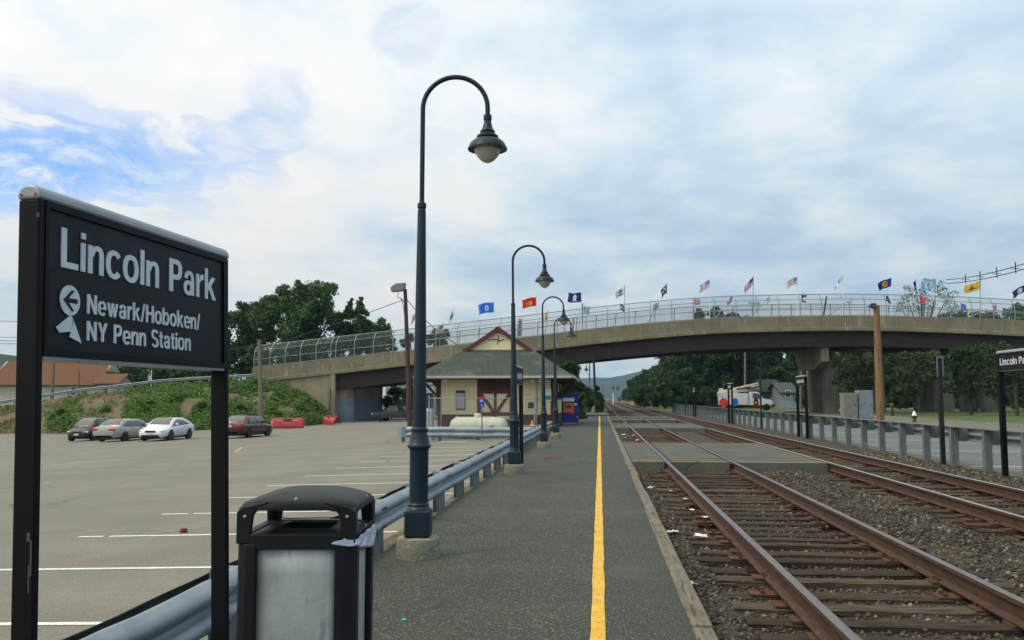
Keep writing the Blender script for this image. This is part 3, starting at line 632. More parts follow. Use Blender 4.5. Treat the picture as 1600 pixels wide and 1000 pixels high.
# ================================================================ STATION SIGNS
def XZ(x, y, z): return Matrix.Translation((x, y, z)) @ Matrix.Rotation(R(90), 4, 'X')     # text plane facing -Y
def station_sign(label, loc, rot, Ln, top, ph, th, pw, full, group, foot=0.0):
    """local X runs along the face, the face looks to -Y, z = 0 at the ground"""
    t = empty('station_sign', label, 'station sign', loc, rot, group)
    x0 = -Ln / 2
    for sg in (-1, 1):
        b = MB(); b.box((sg * (Ln / 2 - pw / 2), 0, (top - .3) / 2), (pw, th, top + .3)); b.build('post', M['signblack'], t, bevel=.006)
    b = MB(); b.box((0, 0, top - ph / 2 - .002), (Ln - 2 * pw + .004, th - .014, ph - .004)); 
    pn = b.build('panel', M['panelblack'], t)
    b = MB()
    fw_ = Ln - 2 * pw
    for z in (top - .012, top - ph + .012): b.box((0, -th / 2 + .002, z), (fw_, .010, .024))
    for sg in (-1, 1): b.box((sg * (fw_ / 2 - .01), -th / 2 + .002, top - ph / 2), (.020, .010, ph - .05))
    b.build('panel_frame', M['signblack'], t)
    b = MB(); b.box((0, 0, top - ph - .008), (fw_ - .01, th - .01, .012)); b.build('bottom_rail', M['signtrim'], t)
    b = MB(); h = th / 2 + .004; k = 10
    poly = [(-h, 0)] + [(-h * math.cos(math.pi * i / k), .012 + h * .95 * math.sin(math.pi * i / k)) for i in range(k + 1)] + [(h, 0)]
    b.prism([(y, top + z) for y, z in poly], 'x', -Ln / 2 - .004, Ln / 2 + .004)
    b.build('rounded_cap', M['signtrim'], t, bevel=.01)
    if full:
        b = MB()
        for yy in (-h * .62, h * .62): b.tube([(x0 - .009, yy, top + .016), (x0 - .002, yy, top + .016)], .004, 8)
        b.build_each('cap_screw', M['taill'], t)
    yf = -th / 2 + .004
    if full:
        def tx(name, body, u, top_off, cap, wid):
            return sign_text(name, body, cap, M['lettering'], t, XZ(x0 + u, yf, top - top_off - cap), wid)
        k = Ln / 1.375
        tx('lettering', 'Lincoln Park', .122 * k, .078, .147, 1.125 * k)
        tx('lettering', 'Newark/Hoboken/', .272 * k, .306, .074, .827 * k)
        tx('lettering', 'NY Penn Station', .272 * k, .408, .074, .744 * k)
        # arrow roundel with its arrow cut out of the disc
        c = (x0 + .173 * k, top - .342); r_ = .056
        b = MB(); b.tube([(c[0], yf - .0025, c[1]), (c[0], yf + .0005, c[1])], r_, 32); ro = b.build('arrow_roundel', M['lettering'], t)
        b = MB(); s = .040
        arrow = [(-1, 0), (.15, .95), (.52, .95), (-.28, .20), (.98, .20), (.98, -.20), (-.28, -.20), (.52, -.95), (.15, -.95)]
        ya = yf - .0045
        b.prism([(c[0] + px * s, c[1] + pz * s) for px, pz in [(-1, 0), (.15, .95), (.52, .95), (-.28, .20)]] , 'y', ya, ya + .0015)
        b.prism([(c[0] + px * s, c[1] + pz * s) for px, pz in [(-1, 0), (-.28, -.20), (.52, -.95), (.15, -.95)]], 'y', ya, ya + .0015)
        b.prism([(c[0] + px * s, c[1] + pz * s) for px, pz in [(-1, 0), (-.28, .2), (.98, .2), (.98, -.2), (-.28, -.2)]], 'y', ya, ya + .0015)
        b.build('arrow', M['panelblack'], ro)
        b = MB(); o = (x0 + .173 * k, top - .398)
        for poly in ([(0, 0), (-.075, -.048), (-.058, -.066), (.006, -.058), (.022, -.018), (.012, -.004)], [(.012, -.006), (.024, -.022), (.068, -.098), (-.002, -.078), (.008, -.056)]):
            b.prism([(o[0] + a, o[1] + z) for a, z in poly], 'y', yf - .003, yf)
        b.build('torn_sticker', M['lettering'], t)
        r = random.Random(4); b = MB()
        for (px, z, w, h_) in ((.035, 2.11, .010, .016), (.0395, .93, .006, .12), (.05, 1.0, .012, .03), (.046, .86, .005, .09)): b.box((x0 - .0004, -th / 2 + px - .03, z), (.001, w, h_))
        b.build('paint_scratches', M['dkgrey'], t)
    else:
        sign_text('lettering', 'Lincoln Park', ph * .40, M['lettering'], t, XZ(-Ln / 2 + pw + .07, yf, top - ph / 2 - ph * .19), Ln * .80)
    return t
a_ = Vector((-1.95, 2.872, 0)); b_ = Vector((-1.857, 4.250, 0))
ang = math.atan2(b_.y - a_.y, b_.x - a_.x); th = .082
mid = (a_ + b_) / 2
off = Vector((math.sin(ang), -math.cos(ang), 0))            # face normal
lean = R(-1.9)
base = mid - off * (th / 2) + off * (2.168 * math.sin(R(1.9)))
sg0 = station_sign('big black station sign reading Lincoln Park above Newark/Hoboken/NY Penn Station, nearest the camera', (base.x, base.y, 0), (lean, 0, ang), 1.381, 2.168, .55, th, .032, True, 'station signs')
sgn2 = station_sign('narrow black station sign seen almost edge-on beside the second lamp post', (-1.765, 19.25, 0), (R(-.3), 0, R(90)), 1.55, 2.12, .34, .09, .07, False, 'station signs')
for lab, px, py, zt in (('black Lincoln Park sign on two posts cut off by the right picture edge', 1570, 742, 2.47), ('black Lincoln Park sign on two posts right of the bucket truck', 1257, 684, 2.42),
        ('black station sign standing in front of the white bucket truck', 1148.5, 662, 2.45), ('farthest tiny black station sign, left of the red stop sign', 1095, 651, 2.35)):
    p = G(px, py, -.25); ln = 1.75
    yc = 20.45 - ln / 2 + .05 if px > 1500 else p.y
    station_sign(lab, (8.79, yc, -.25), (0, 0, R(-90)), ln, zt + .22, .37, .11, .10, False, 'station signs')
# ================================================================ LITTER BIN
t = empty('litter_bin', 'black litter bin with arched hood and clear grey side panels beside the station sign', 'litter bin', (-1.425, 4.30, .0), (0, 0, R(5.0)))
w, d = .555, .56; hw, hd = w / 2, d / 2
def rrect(hx, hy, r, k=5):
    o = []
    for cx, cy, a0 in ((hx - r, -hy + r, -90), (hx - r, hy - r, 0), (-hx + r, hy - r, 90), (-hx + r, -hy + r, 180)):
        for i in range(k + 1): a = R(a0 + 90 * i / k); o.append((cx + r * math.cos(a), cy + r * math.sin(a)))
    return o
b = MB()                                                    # four rounded corner posts + bands
for sx in (-1, 1):
    for sy in (-1, 1):
        L_ = [(hw, hd - .115), (hw, hd - .05), (hw - .015, hd - .015), (hw - .05, hd), (hw - .095, hd), (hw - .095, hd - .035), (hw - .045, hd - .045), (hw - .035, hd - .115)]
        b.prism([(sx * x, sy * y) for x, y in L_], 'z', .03, .80)
b.build_each('corner_post', M['binblack'], t, bevel=.006)
for z0, z1 in ((.03, .10), (.775, .842)):
    b = MB(); o = rrect(hw - .004, hd - .004, .055); i_ = rrect(hw - .05, hd - .05, .03); n = len(o)
    vs = [(x, y, z0) for x, y in o] + [(x, y, z1) for x, y in o] + [(x, y, z1) for x, y in i_] + [(x, y, z0) for x, y in i_]
    fs = []
    for i in range(n):
        q = (i + 1) % n
        for k in range(4): k2 = (k + 1) % 4; fs.append((k * n + i, k * n + q, k2 * n + q, k2 * n + i))
    b.add(vs, fs); b.build('rim_band' if z1 > .5 else 'base_band', M['binblack'], t, bevel=.004)
for sx, sy in ((0, -1), (0, 1), (1, 0), (-1, 0)):
    b = MB()
    if sx == 0:
        wx = w - .19
        b.grid(lambda u, v: (-wx / 2 + wx * u, sy * (hd - .030 + .012 * math.sin(math.pi * u)), .10 + .675 * v), 10, 6)
    else:
        wx = d - .23
        b.grid(lambda u, v: (sx * (hw - .030 + .012 * math.sin(math.pi * u)), -wx / 2 + wx * u, .10 + .675 * v), 10, 6)
    o = b.build('clear_panel', M['binpanel'], t); s_ = o.modifiers.new('solid', 'SOLIDIFY'); s_.thickness = .006
# sloping inner collar
b = MB(); o = rrect(hw - .05, hd - .05, .03); i_ = rrect(hw - .15, hd - .16, .03); n = len(o)
b.add([(x, y, .836) for x, y in o] + [(x, y, .850) for x, y in i_] + [(x, y, .60) for x, y in i_], [(k * n + i, k * n + (i + 1) % n, (k + 1) * n + (i + 1) % n, (k + 1) * n + i) for k in range(2) for i in range(n)])
b.build('inner_collar', M['binblack'], t)
b = MB(); b.box((0, 0, .62), (w - .24, d - .26, .03)); b.build('liner', M['plasticbag'], t)
# hood: domed top carried on four tapered legs
b = MB()
def hood(u, v):
    x = (u * 2 - 1); y = (v * 2 - 1)
    z = 1.058 - .058 * abs(x) ** 2.4 - .050 * abs(y) ** 2.6
    return (x * (hw - .004 - .022 * (1 - (1 - abs(y)) ** 2) * 0), y * (hd - .004), z)
NH_ = 22
def edge_z(x, y): return 1.036 - .050 * abs(x) ** 2.2 - .026 * abs(y) ** 2.6
per = rrect(hw - .002, hd - .002, .075, 7); n = len(per)
rings = []
for s_, dz in ((1.0, -.034), (1.0, -.020), (.985, -.007), (.95, 0), (.8, 0), (.55, 0), (.25, 0)):
    rings.append([(x * s_, y * s_, edge_z(x * s_ / hw, y * s_ / hd) + dz) for x, y in per])
vs = [p for rg in rings for p in rg] + [(0, 0, 1.036)]
fs = [(k * n + i, k * n + (i + 1) % n, (k + 1) * n + (i + 1) % n, (k + 1) * n + i) for k in range(len(rings) - 1) for i in range(n)]
fs += [((len(rings) - 1) * n + i, (len(rings) - 1) * n + (i + 1) % n, len(vs) - 1) for i in range(n)]
b.add(vs, fs, 0, True)
ins = [(x * .90, y * .90, edge_z(x * .9 / hw, y * .9 / hd) - .040) for x, y in per]      # underside
b.add(rings[0] + ins, [(i, (i + 1) % n, n + (i + 1) % n, n + i) for i in range(n)] + [tuple(range(n, 2 * n))], 0, True)
b.build('hood', M['binblack'], t, sharp=50)
b = MB()
for sx in (-1, 1):
    for sy in (-1, 1):
        for prof in ([(hw - .002, .80), (hw - .002, .945), (hw - .030, .968), (hw - .150, .992), (hw - .105, .962), (hw - .078, .930), (hw - .066, .84), (hw - .066, .80)],):
            b.prism([(sx * x, z) for x, z in prof], 'y', sy * (hd - .002), sy * (hd - .034))
        prof = [(hd - .006, .80), (hd - .006, .945), (hd - .03, .962), (hd - .15, .975), (hd - .105, .950), (hd - .080, .925), (hd - .066, .84), (hd - .066, .80)]
        b.prism([(sy * y, z) for y, z in prof], 'x', sx * (hw - .004), sx * (hw - .036))
b.build_each('hood_leg', M['binblack'], t, bevel=.006)
b = MB()
for x, z in ((-hw + .042, .925), (.0, 1.004), (hw - .040, .925), (hw - .05, .82)): b.lathe([(.0, .004), (.006, .003), (.008, 0)], n=10, M=Matrix.Translation((x, -hd - .001, z)) @ Matrix.Rotation(R(90), 4, 'X'))
for y, z in ((0, .988), (-.02, .85)): b.lathe([(.0, .004), (.006, .003), (.009, 0)], n=10, M=Matrix.Translation((hw + .001, y, z)) @ Matrix.Rotation(R(90), 4, 'Y'))
b.build_each('rivet', M['chrome'], t)
b = MB(); b.tube([(-.09 + .05 * math.cos(a), -.06, .91 + .022 * math.sin(a)) for a in np.linspace(R(90), R(270), 8)] + [(.16, -.02, .888), (.19, -.02, .912), (.0, -.02, .93), (-.09, -.06, .932)], .0022, 6)
b.build('wire_handle', M['wire'], t)
b = MB()
r = random.Random(5)
def bagf(u, v):
    a = u * .78                                           # runs round the front right corner and along the side
    if a < .12: x, y = hw - .10 + a, -hd - .008
    elif a < .20: q = (a - .12) / .08 * math.pi / 2; x, y = hw - .045 + .055 * math.sin(q) + .005, -hd + .045 - .055 * math.cos(q)
    else: x, y = hw + .010, -hd + .045 + (a - .20) * .80
    hgt = .016 + .115 * min(1, u * 1.25) ** 1.2
    return (x + .010 * math.sin(u * 19 + v * 5) * v, y, .826 - (.012 + .085 * min(1, u * 1.35)) * v - .012 * (1 - min(1, u * 4)) + .004 * math.sin(u * 23 + v * 3))
b.grid(bagf, 26, 7)
o = b.build('plastic_bag', M['plasticbag'], t); s_ = o.modifiers.new('solid', 'SOLIDIFY'); s_.thickness = .002
# ================================================================ W-BEAM BARRIERS
def wprof(): return [(.0, .155), (.012, .150), (.048, .125), (.083, .100), (.083, .060), (.045, .030), (.010, .018), (.010, -.018), (.045, -.030), (.083, -.060), (.083, -.100), (.048, -.125), (.012, -.150), (.0, -.155)]
def beam(pts, face, zs, mat_, parent, name='w_beam', org=None, wave=0.0, seed=0, hs=1.0):
    """pts: xy points along the line; face: unit vector the corrugation bulges towards"""
    b = MB(); pr = wprof(); k = len(pr); f = Vector(face)
    for i, p in enumerate(pts):
        p = Vector((p[0], p[1], 0)); wz = wave * noise.noise(Vector((i * .35, seed, 0))); wf = wave * noise.noise(Vector((i * .3, seed, 8)))
        for o, z in pr: b.v.append(p + f * (o + wf) + Vector((0, 0, zs[i] + z * hs + wz)))
    for i in range(len(pts) - 1):
        for j in range(k - 1): b.f.append([i * k + j, i * k + j + 1, (i + 1) * k + j + 1, (i + 1) * k + j]); b.mi.append(0); b.sm.append(True)
    o = b.build(name, mat_, parent, org=org, fix=False, sharp=80); s_ = o.modifiers.new('solid', 'SOLIDIFY'); s_.thickness = .006; s_.offset = 0
    return o
t = empty('guard_rail', 'long double sided corrugated steel guard rail between platform and parking lot', 'guard rail')
ys = [-1 + .5 * i for i in range(87)]
xo = lambda y: .02 * noise.noise(Vector((0, y * .25, 2)))
for (ya, yb) in ((-1, 5.1), (5.1, 9.05), (9.05, 12.9), (12.9, 20.5), (20.5, 28.1), (28.1, 35.7), (35.7, 42)):
    yy = np.arange(ya, yb + .26, .25); 
    beam([(-2.305 + xo(y) + (.004 if k % 2 else 0), y) for k, y in enumerate(yy)], (1, 0, 0), [.245] * len(yy), M['galv'], t, wave=.012, seed=ya)
yy = np.arange(-1, 42.2, .25)
beam([(-2.515 + .03 * noise.noise(Vector((0, y * .5, 7))), y) for y in yy], (-1, 0, 0), [.190 + .012 * noise.noise(Vector((0, y * .8, 3))) for y in yy], M['back_beam'], t, wave=.02, seed=50)
r = random.Random(3)
y = -.1
while y < 42:
    b = MB(); h = .38 + r.uniform(-.01, .012)
    for dx, dw in ((-.075, .01), (.075, .01)): b.box((-2.41 + dx, y, h / 2 - .4), (dw, .15, h + .8))
    b.box((-2.41, y, h / 2 - .4), (.14, .012, h + .8))
    b.box((-2.41, y, .245), (.16, .145, .27))
    b.build('post', M['galv_dark'], t, bevel=.003); y += 1.905
b = MB()
for yj in (5.1, 9.05, 12.9, 20.5, 28.1, 35.7):
    for dz in (.34, .15):
        for dy in (-.08, .0, .08): b.lathe([(0, .012), (.012, .010), (.016, 0)], n=8, M=Matrix.Translation((-2.218, yj + dy, dz + .0)) @ Matrix.Rotation(R(90), 4, 'Y'))
b.build_each('splice_bolt', M['plate'], t)
# guard rail in front of the gas tank
t = empty('guard_rail', 'short steel guard rail crossing in front of the cream gas tank', 'guard rail')
gz = lot_z(-6)
xs_ = np.arange(-9.6, -2.9, .3)
beam([(x, 43.4) for x in xs_], (0, -1, 0), [-.215 - .03 * noise.noise(Vector((x * .3, 0, 0))) for x in xs_], M['galv'], t, wave=.03, seed=4, hs=1.7)
b = MB(); b.prism([(-9.55, 43.36), (-9.75, 43.28), (-10.0, 43.33), (-9.98, 43.45), (-9.7, 43.40)], 'z', -.47, .05); b.build('end_terminal', M['galv'], t)
for x in (-9.75, -7.9, -6.0, -4.3):
    b = MB(); b.box((x, 43.56, -.55), (.14, .16, 1.1)); b.build('post', M['post_grey'], t)
# barrier along the far side lot: posts with blockouts, cap and w-beam behind
t = empty('post_barrier', 'grey post barrier along the gravel beyond the tracks with a steel beam behind', 'barrier')
r = random.Random(6); y = 12.0; posts = []; i = 0
nb = MB()
while y < 112:
    s = .175; h = .98 + r.uniform(-.012, .012); ln = r.uniform(-.012, .012)
    b = nb if i >= 46 else MB()
    b.prism([(8.87 + ln * 0, -.6), (8.87 + s, -.6), (8.87 + s + ln, -.25 + h), (8.87 + ln, -.25 + h)], 'y', y, y + s * .8)
    if i < 46: b.build('post', M['post_grey'], t, bevel=.006)
    b2 = nb if i >= 46 else MB(); b2.box((9.16, y + .07, .55), (.21, .15, .34))
    if i < 46: b2.build('blockout', M['post_grey'], t)
    y += 1.93; i += 1
o = nb.build('distant_posts', M['post_grey'], t); o['kind'] = 'stuff'
b = MB(); b.box((8.97, 62, .742), (.22, 100, .018)); b.build('cap_strip', M['timber'], t)
yy = np.arange(11.5, 112, .8)
beam([(9.275, y) for y in yy], (1, 0, 0), [.55] * len(yy), M['galv_dark'], t, wave=.01)
# ================================================================ LAMP POSTS
def lamp_post(label, loc, rz=0.0, leanx=0.0, zc=4.17):
    t = empty('street_lamp', label, 'lamp post', loc, (0, leanx, rz), 'gooseneck lamps along the platform')
    b = MB(); rr = random.Random(int(loc[1]))
    b.lathe([(.205, -.3), (.205, .02), (.198, .14), (.190, .178), (.175, .188), (0, .19)], n=28)
    for v in b.v:
        if v.z > -.2: 
            q = .012 * noise.noise(Vector((v.x * 14, v.y * 14, v.z * 14 + loc[1]))); v.x *= 1 + q * 6; v.y *= 1 + q * 6; v.z += q * .4
    b.build('concrete_footing', M['concrete'], t)
    b = MB(); b.box((0, 0, .315), (.235, .235, .25)); bb = b.build('pole_base', M['lamp'], t, bevel=.02)
    b = MB()
    b.lathe([(.118, .44), (.112, .452), (.095, .47), (.100, .485), (.088, .50), (.088, .98), (.095, 1.0), (.112, 1.015), (.112, 1.03), (.098, 1.045), (.085, 1.10), (.072, 1.15), (.080, 1.16), (.080, 1.185), (.066, 1.20),
             (.064, 1.4), (.040, 3.25), (.036, 3.28), (.043, 3.29), (.043, 3.33), (.026, 3.345), (.025, 3.36)], n=24)
    b.build('pole', M['lamp'], t, sharp=30)
    b = MB(); ra = .315
    pts = [(0, 0, 3.33), (0, 0, 3.7), (0, 0, zc - .12), (0, 0, zc - .04)] + [(ra - ra * math.cos(a), 0, zc + ra * 1.0 * math.sin(a)) for a in np.linspace(0, math.pi, 25)] + [(2 * ra, 0, zc - .06), (2 * ra, 0, zc - .09)]
    b.tube(pts, .0235, 14); b.build('gooseneck_arm', M['lamp'], t)
    b = MB(); x = 2 * ra; z0 = zc - .07
    b.lathe([(.024, z0 + .005), (.040, z0), (.040, z0 - .045), (.034, z0 - .055), (.040, z0 - .09), (.052, z0 - .13), (.066, z0 - .155), (.074, z0 - .16), (.068, z0 - .175), (.088, z0 - .195), (.104, z0 - .205), (.104, z0 - .222), (.094, z0 - .23),
             (.130, z0 - .245), (.165, z0 - .275), (.182, z0 - .31), (.190, z0 - .325), (.190, z0 - .340), (.172, z0 - .335), (.12, z0 - .315), (.02, z0 - .31)], (x, 0, 0), n=36)
    sh = b.build('lamp_shade', M['lamp'], t, sharp=30)
    b = MB(); b.lathe([(.128, z0 - .318), (.128, z0 - .345), (.118, z0 - .375), (.095, z0 - .41), (.062, z0 - .445), (.030, z0 - .463), (.004, z0 - .47)], (x, 0, 0), n=32)
    b.build('lamp_globe', M['lampglass'], t)
    return t
lamp_post('tall dark gooseneck lamp post nearest the camera, rising beside the litter bin', (-1.69, 8.23, 0), R(3), R(.1), 4.262)
lamp_post('second gooseneck lamp post, beside the edge-on station sign', (-1.66, 17.3, 0), R(2), R(-.5))
lamp_post('third gooseneck lamp post, right of the station house wall', (-1.645, 26.26, 0), R(3), R(-.5))
lamp_post('fourth gooseneck lamp post, in front of the blue ticket machine', (-1.62, 33.1, 0), R(2), R(-.8))
lamp_post('small distant gooseneck lamp silhouetted under the bridge', (-1.75, 76.0, .1), R(2))
# ================================================================ LITTER, COVER PLATE, SMALL THINGS
b = MB(); b.prism([(-1.36, 21.5), (-.96, 21.75), (-.93, 22.6), (-1.33, 22.45)], 'z', .006, .022); tag(b.build('steel_cover_plate', M['plate'], bevel=.004), 'rusty orange steel cover plate lying on the platform', 'cover plate')
M['teal'] = mat('teal_plastic', (.02, .55, .42), None, .4); M['paper'] = mat('white_litter', (.62, .63, .65), (.74, .74, .76), .7, scale=30)
p = G(631, 969, .01); b = MB(); b.prism([(p.x - .013, p.y - .012), (p.x + .012, p.y - .014), (p.x + .014, p.y + .013), (p.x - .010, p.y + .015)], 'z', .010, .018); tag(b.build('plastic_scrap', M['teal'], bevel=.002), 'tiny teal plastic scrap on the platform asphalt', 'litter')
def scrap(px, py, s, lab, seed, m='paper', zg=-.19):
    p = G(px, py, zg); rr = random.Random(seed); b = MB(); a = rr.uniform(0, 3)
    b.grid(lambda u, v: (p.x + s * ((u - .5) * math.cos(a) - (v - .5) * .6 * math.sin(a)) * (1 + .3 * math.sin(v * 5 + seed)), p.y + s * ((u - .5) * math.sin(a) + (v - .5) * .6 * math.cos(a)), zg + .025 + .35 * s * abs(noise.noise(Vector((u * 2, v * 2, seed))))), 5, 4, sm=False)
    o = b.build('litter_scrap', M[m]); s_ = o.modifiers.new('solid', 'SOLIDIFY'); s_.thickness = .003; tag(o, lab, 'litter', 'white litter beside the rail')
for i, (px, py, s, lab) in enumerate(((1077, 916, .10, 'white crumpled paper scrap against the timber edge, nearest the camera'), (1095, 841, .16, 'flat white paper scrap beside the near rail, middle of the picture'), (1052, 834, .13, 'crumpled pale scrap on the dark gravel beside the timber edge'),
        (1019, 764, .14, 'white scrap on the gravel close to the asphalt crossing'), (1081, 799, .12, 'thin white scrap on the sleeper ends by the near rail'), (1101, 811, .08, 'small white scrap touching the rusty rail plates'), (1048, 769, .07, 'speck of white litter on the gravel below the crossing'),
        (1073, 782, .09, 'small pale scrap between two sleeper ends'), (1100, 977 , .06, 'tiny white scrap at the foot of the timber edge'), (975, 680, .28, 'white litter bag beyond the first crossing, left of its rail'), (990, 682, .25, 'white litter scrap touching the rail beyond the first crossing'), (996, 689, .28, 'white scrap at the far edge of the first crossing'))):
    scrap(px, py, s, lab, i + 1)
scrap(976, 685, .28, 'green bottle litter on the gravel beyond the first crossing', 30, 'green_sign')
p = GL(287, 832); b = MB(); b.lathe([(0, -.02), (.05, 0), (.06, .03), (.045, .06), (0, .075)], (p.x, p.y, p.z), 10); tag(b.build('red_brown_lump', M['maroon']), 'small red brown lump lying on a parking line', 'litter')
# leaves and small debris on the ballast
# ================================================================ STATION HOUSE
BX, BY, BZ = -5.52, 46.9, -.25                       # centre of the front wall on the ground
t = empty('station_house', 'small cream station house with grey green hipped roof and maroon trim', 'station house', (BX, BY, BZ), (0, 0, 0))
hw_, dep, ez, wz = 3.10, 9.0, 2.86, .80               # half width, depth, eave height, wainscot height
b = MB()                                             # clapboard walls: overlapping boards
nb_ = 15; z0 = wz
for i in range(nb_):
    za, zb = z0 + (ez + .05 - z0) * i / nb_, z0 + (ez + .05 - z0) * (i + 1) / nb_
    b.prism([(-.045, za), (-.008, zb), (.1, zb), (.1, za)], 'x', -hw_, hw_)
    for sx in (-1, 1): b.prism([(sx * (hw_ + .028), za), (sx * (hw_ + .010), zb), (sx * (hw_ - .1), zb), (sx * (hw_ - .1), za)], 'y', .0, dep)
b.box((0, dep / 2 + .1, ez / 2), (2 * hw_ - .25, dep - .3, ez - .1))
b.build('clapboard_wall', M['clap'], t)
b = MB(); b.box((0, dep / 2, wz / 2), (2 * hw_ + .05, dep + .05, wz)); b.box((0, dep / 2, wz + .02), (2 * hw_ + .12, dep + .12, .06)); b.build('wainscot', M['maroon'], t)
b = MB()
for sx in (-1, 1): b.box((sx * (hw_ - .03), .03, (ez + wz) / 2 + .05), (.26, .16, ez - wz))
b.build_each('corner_board', M['maroon_dark'], t)
# door bay
dx0, dx1 = -.98, .98
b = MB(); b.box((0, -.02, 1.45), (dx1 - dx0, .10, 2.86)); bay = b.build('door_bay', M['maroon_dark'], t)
b = MB(); b.box((-.0, -.085, 1.18), (1.56, .05, 1.55)); b.build('door_panel', M['clap'], bay)
b = MB()
for x in (-.84, .84, 0): b.box((x, -.115, 1.15), (.15, .06, 1.66))
b.box((0, -.114, .88), (1.8, .056, .19)); b.box((0, -.113, 2.03), (1.8, .054, .16)); b.box((0, -.112, .50), (1.8, .06, .22))
for sx in (-1, 1):
    pts = [(sx * (.80 - .72 * s_), 1.92 - .98 * s_ ** 1.25) for s_ in np.linspace(0, 1, 9)]
    for (xa, za), (xb, zb) in zip(pts[:-1], pts[1:]): b.bar((xa, -.125, za), (xb, -.125, zb), .17, .05, upv=(0, 1, 0)); 
b.build('door_brace', M['maroon'], bay)
# roof: hips with gablets at both ends (Dutch gable)
oh = 1.02; X = hw_ + oh; sl_ = .66; hg = 1.90; e0 = ez - .02
yf, yb = -oh, dep + oh; zg = e0 + (X - hg) * sl_; zr = e0 + X * sl_; yg = yf + (X - hg); yg2 = yb - (X - hg)
th_ = .10
b = MB()
vs = [(-X, yf, e0), (X, yf, e0), (hg, yg, zg), (-hg, yg, zg), (-X, yb, e0), (X, yb, e0), (hg, yg2, zg), (-hg, yg2, zg)]
fr, bk_ = yg - .12, yg2 + .12
rid = [(-hg - .02, fr, zg - .01), (0, fr, zr), (hg + .02, fr, zg - .01), (-hg - .02, bk_, zg - .01), (0, bk_, zr), (hg + .02, bk_, zg - .01)]
b.add(vs + rid, [(0, 1, 2, 3), (5, 4, 7, 6), (1, 5, 6, 2), (4, 0, 3, 7), (8, 9, 12, 11), (9, 10, 13, 12)])
o = b.build('roof', M['shingle'], t, fix=False); s_ = o.modifiers.new('solid', 'SOLIDIFY'); s_.thickness = .06; s_.offset = 1
b = MB()                                             # gable trim + gable wall
b.prism([(-hg, zg + .03), (hg, zg + .03), (0, zr - .03)], 'y', yg - .02, yg + .10); gb = b.build('gable_wall', M['clap'], t)
b = MB()
for sx in (-1, 1):
    dz = .30
    b.prism([(sx * (hg + .22), zg - .16), (0, zr + .09), (0, zr - .20), (sx * (hg - .22), zg - .02)], 'y', fr - .06, fr)
b.build_each('gable_trim', M['maroon'], t)
b = MB(); b.tube([(-.55, yg - .04, zg + .58), (-.2, yg - .05, zg + .64), (.1, yg - .04, zg + .56), (.35, yg - .05, zg + .62)], .022, 6); b.tube([(-.06, yg - .04, zg + .36), (.03, yg - .05, zg + .60), (-.02, yg - .04, zg + .85)], .02, 6); b.tube([(-.1, yg - .04, zg + 1.0), (.15, yg - .04, zg + .98)], .02, 6)
b.build('gable_ornament', M['maroon_dark'], gb)
b = MB()
for (pa, pb) in (((-X, yf - .07, e0 - .02), (X, yf - .07, e0 - .02)), ((-X - .07, yf, e0 - .02), (-X - .07, yb, e0 - .02)), ((X + .07, yf, e0 - .02), (X + .07, yb, e0 - .02))):
    b.bar(pa, pb, .13, .13)
b.build_each('gutter', M['gutter'], t)
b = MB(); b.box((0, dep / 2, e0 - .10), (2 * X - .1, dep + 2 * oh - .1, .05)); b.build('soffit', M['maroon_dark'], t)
b = MB()
for sx in (-1, 1):
    for y in (.3, 3, 6, 8.7):
        x0, x1 = sx * (hw_ + .03), sx * (X - .15)
        b.bar((x0, y, 1.72), (x1, y, e0 - .2), .12, .12); b.bar((x0, y, e0 - .22), (x1, y, e0 - .22), .12, .12); b.bar((x0, y, 1.6), (x0, y, e0 - .2), .12, .12)
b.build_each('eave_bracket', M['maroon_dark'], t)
b = MB(); b.box((-1.88, -.05, 1.62), (.46, .05, .98)); nt_ = b.build('notice_board', M['notice'], t)
b = MB(); b.box((-1.88, -.08, 2.06), (.48, .03, .13)); b.box((-1.88, -.08, 1.13), (.48, .03, .05)); 
for sx in (-1, 1): b.box((-1.88 + sx * .235, -.078, 1.6), (.02, .03, .95))
b.build('notice_header', M['navy'], nt_)
b = MB(); b.box((1.90, -.05, 1.34), (.30, .05, .30)); b.build('vent_grille', M['maroon_dark'], t)
for x in (-2.55, 2.02, 2.42):
    b = MB(); b.lathe([(.0, -.14), (.035, -.10), (.05, 0), (.03, .04), (0, .05)], (x, -.85, e0 - .16), 10); b.build('flood_lamp', M['white'], t)
b = MB(); b.tube([(2.2, -.07, .7), (2.2, -.07, ez - .1)], .04, 8); b.tube([(2.2, -.07, ez - .1), (2.2, -.75, e0 - .05)], .04, 8); b.build('downpipe', M['gutter'], t)
b = MB(); b.box((2.80, -.06, 1.88), (.34, .04, .62)); n1 = b.build('small_notice', M['white'], t)
b = MB(); b.box((2.80, -.085, 1.74), (.30, .02, .22)); b.build('green_emblem', M['green_sign'], n1)
# ================================================================ OBJECTS AROUND THE HOUSE
p = G(893, 663, 0)
t = empty('ticket_machine', 'blue ticket vending machine with bright orange payment panel beside the station house', 'ticket machine', (-1.66, 50.0, 0), (0, 0, R(4)))
b = MB(); b.box((0, 0, .92), (.92, .70, 1.60)); b.build('cabinet', M['vendblue'], t, bevel=.02)
b = MB(); b.box((0, 0, .06), (.96, .74, .12)); b.build('plinth', M['concrete'], t)
b = MB(); b.box((-.10, -.37, 1.38), (.64, .05, .20)); b.build('header_strip', M['white'], t)
b = MB(); b.box((-.10, -.38, .90), (.56, .08, .58)); o_ = b.build('payment_panel', M['vendorange'], t, bevel=.02)
b = MB(); b.box((-.10, -.435, 1.0), (.28, .04, .20)); b.build('screen', M['screen'], o_)
b = MB(); b.box((-.10, -.43, .68), (.36, .03, .05)); b.build('coin_tray', M['maroon'], o_)
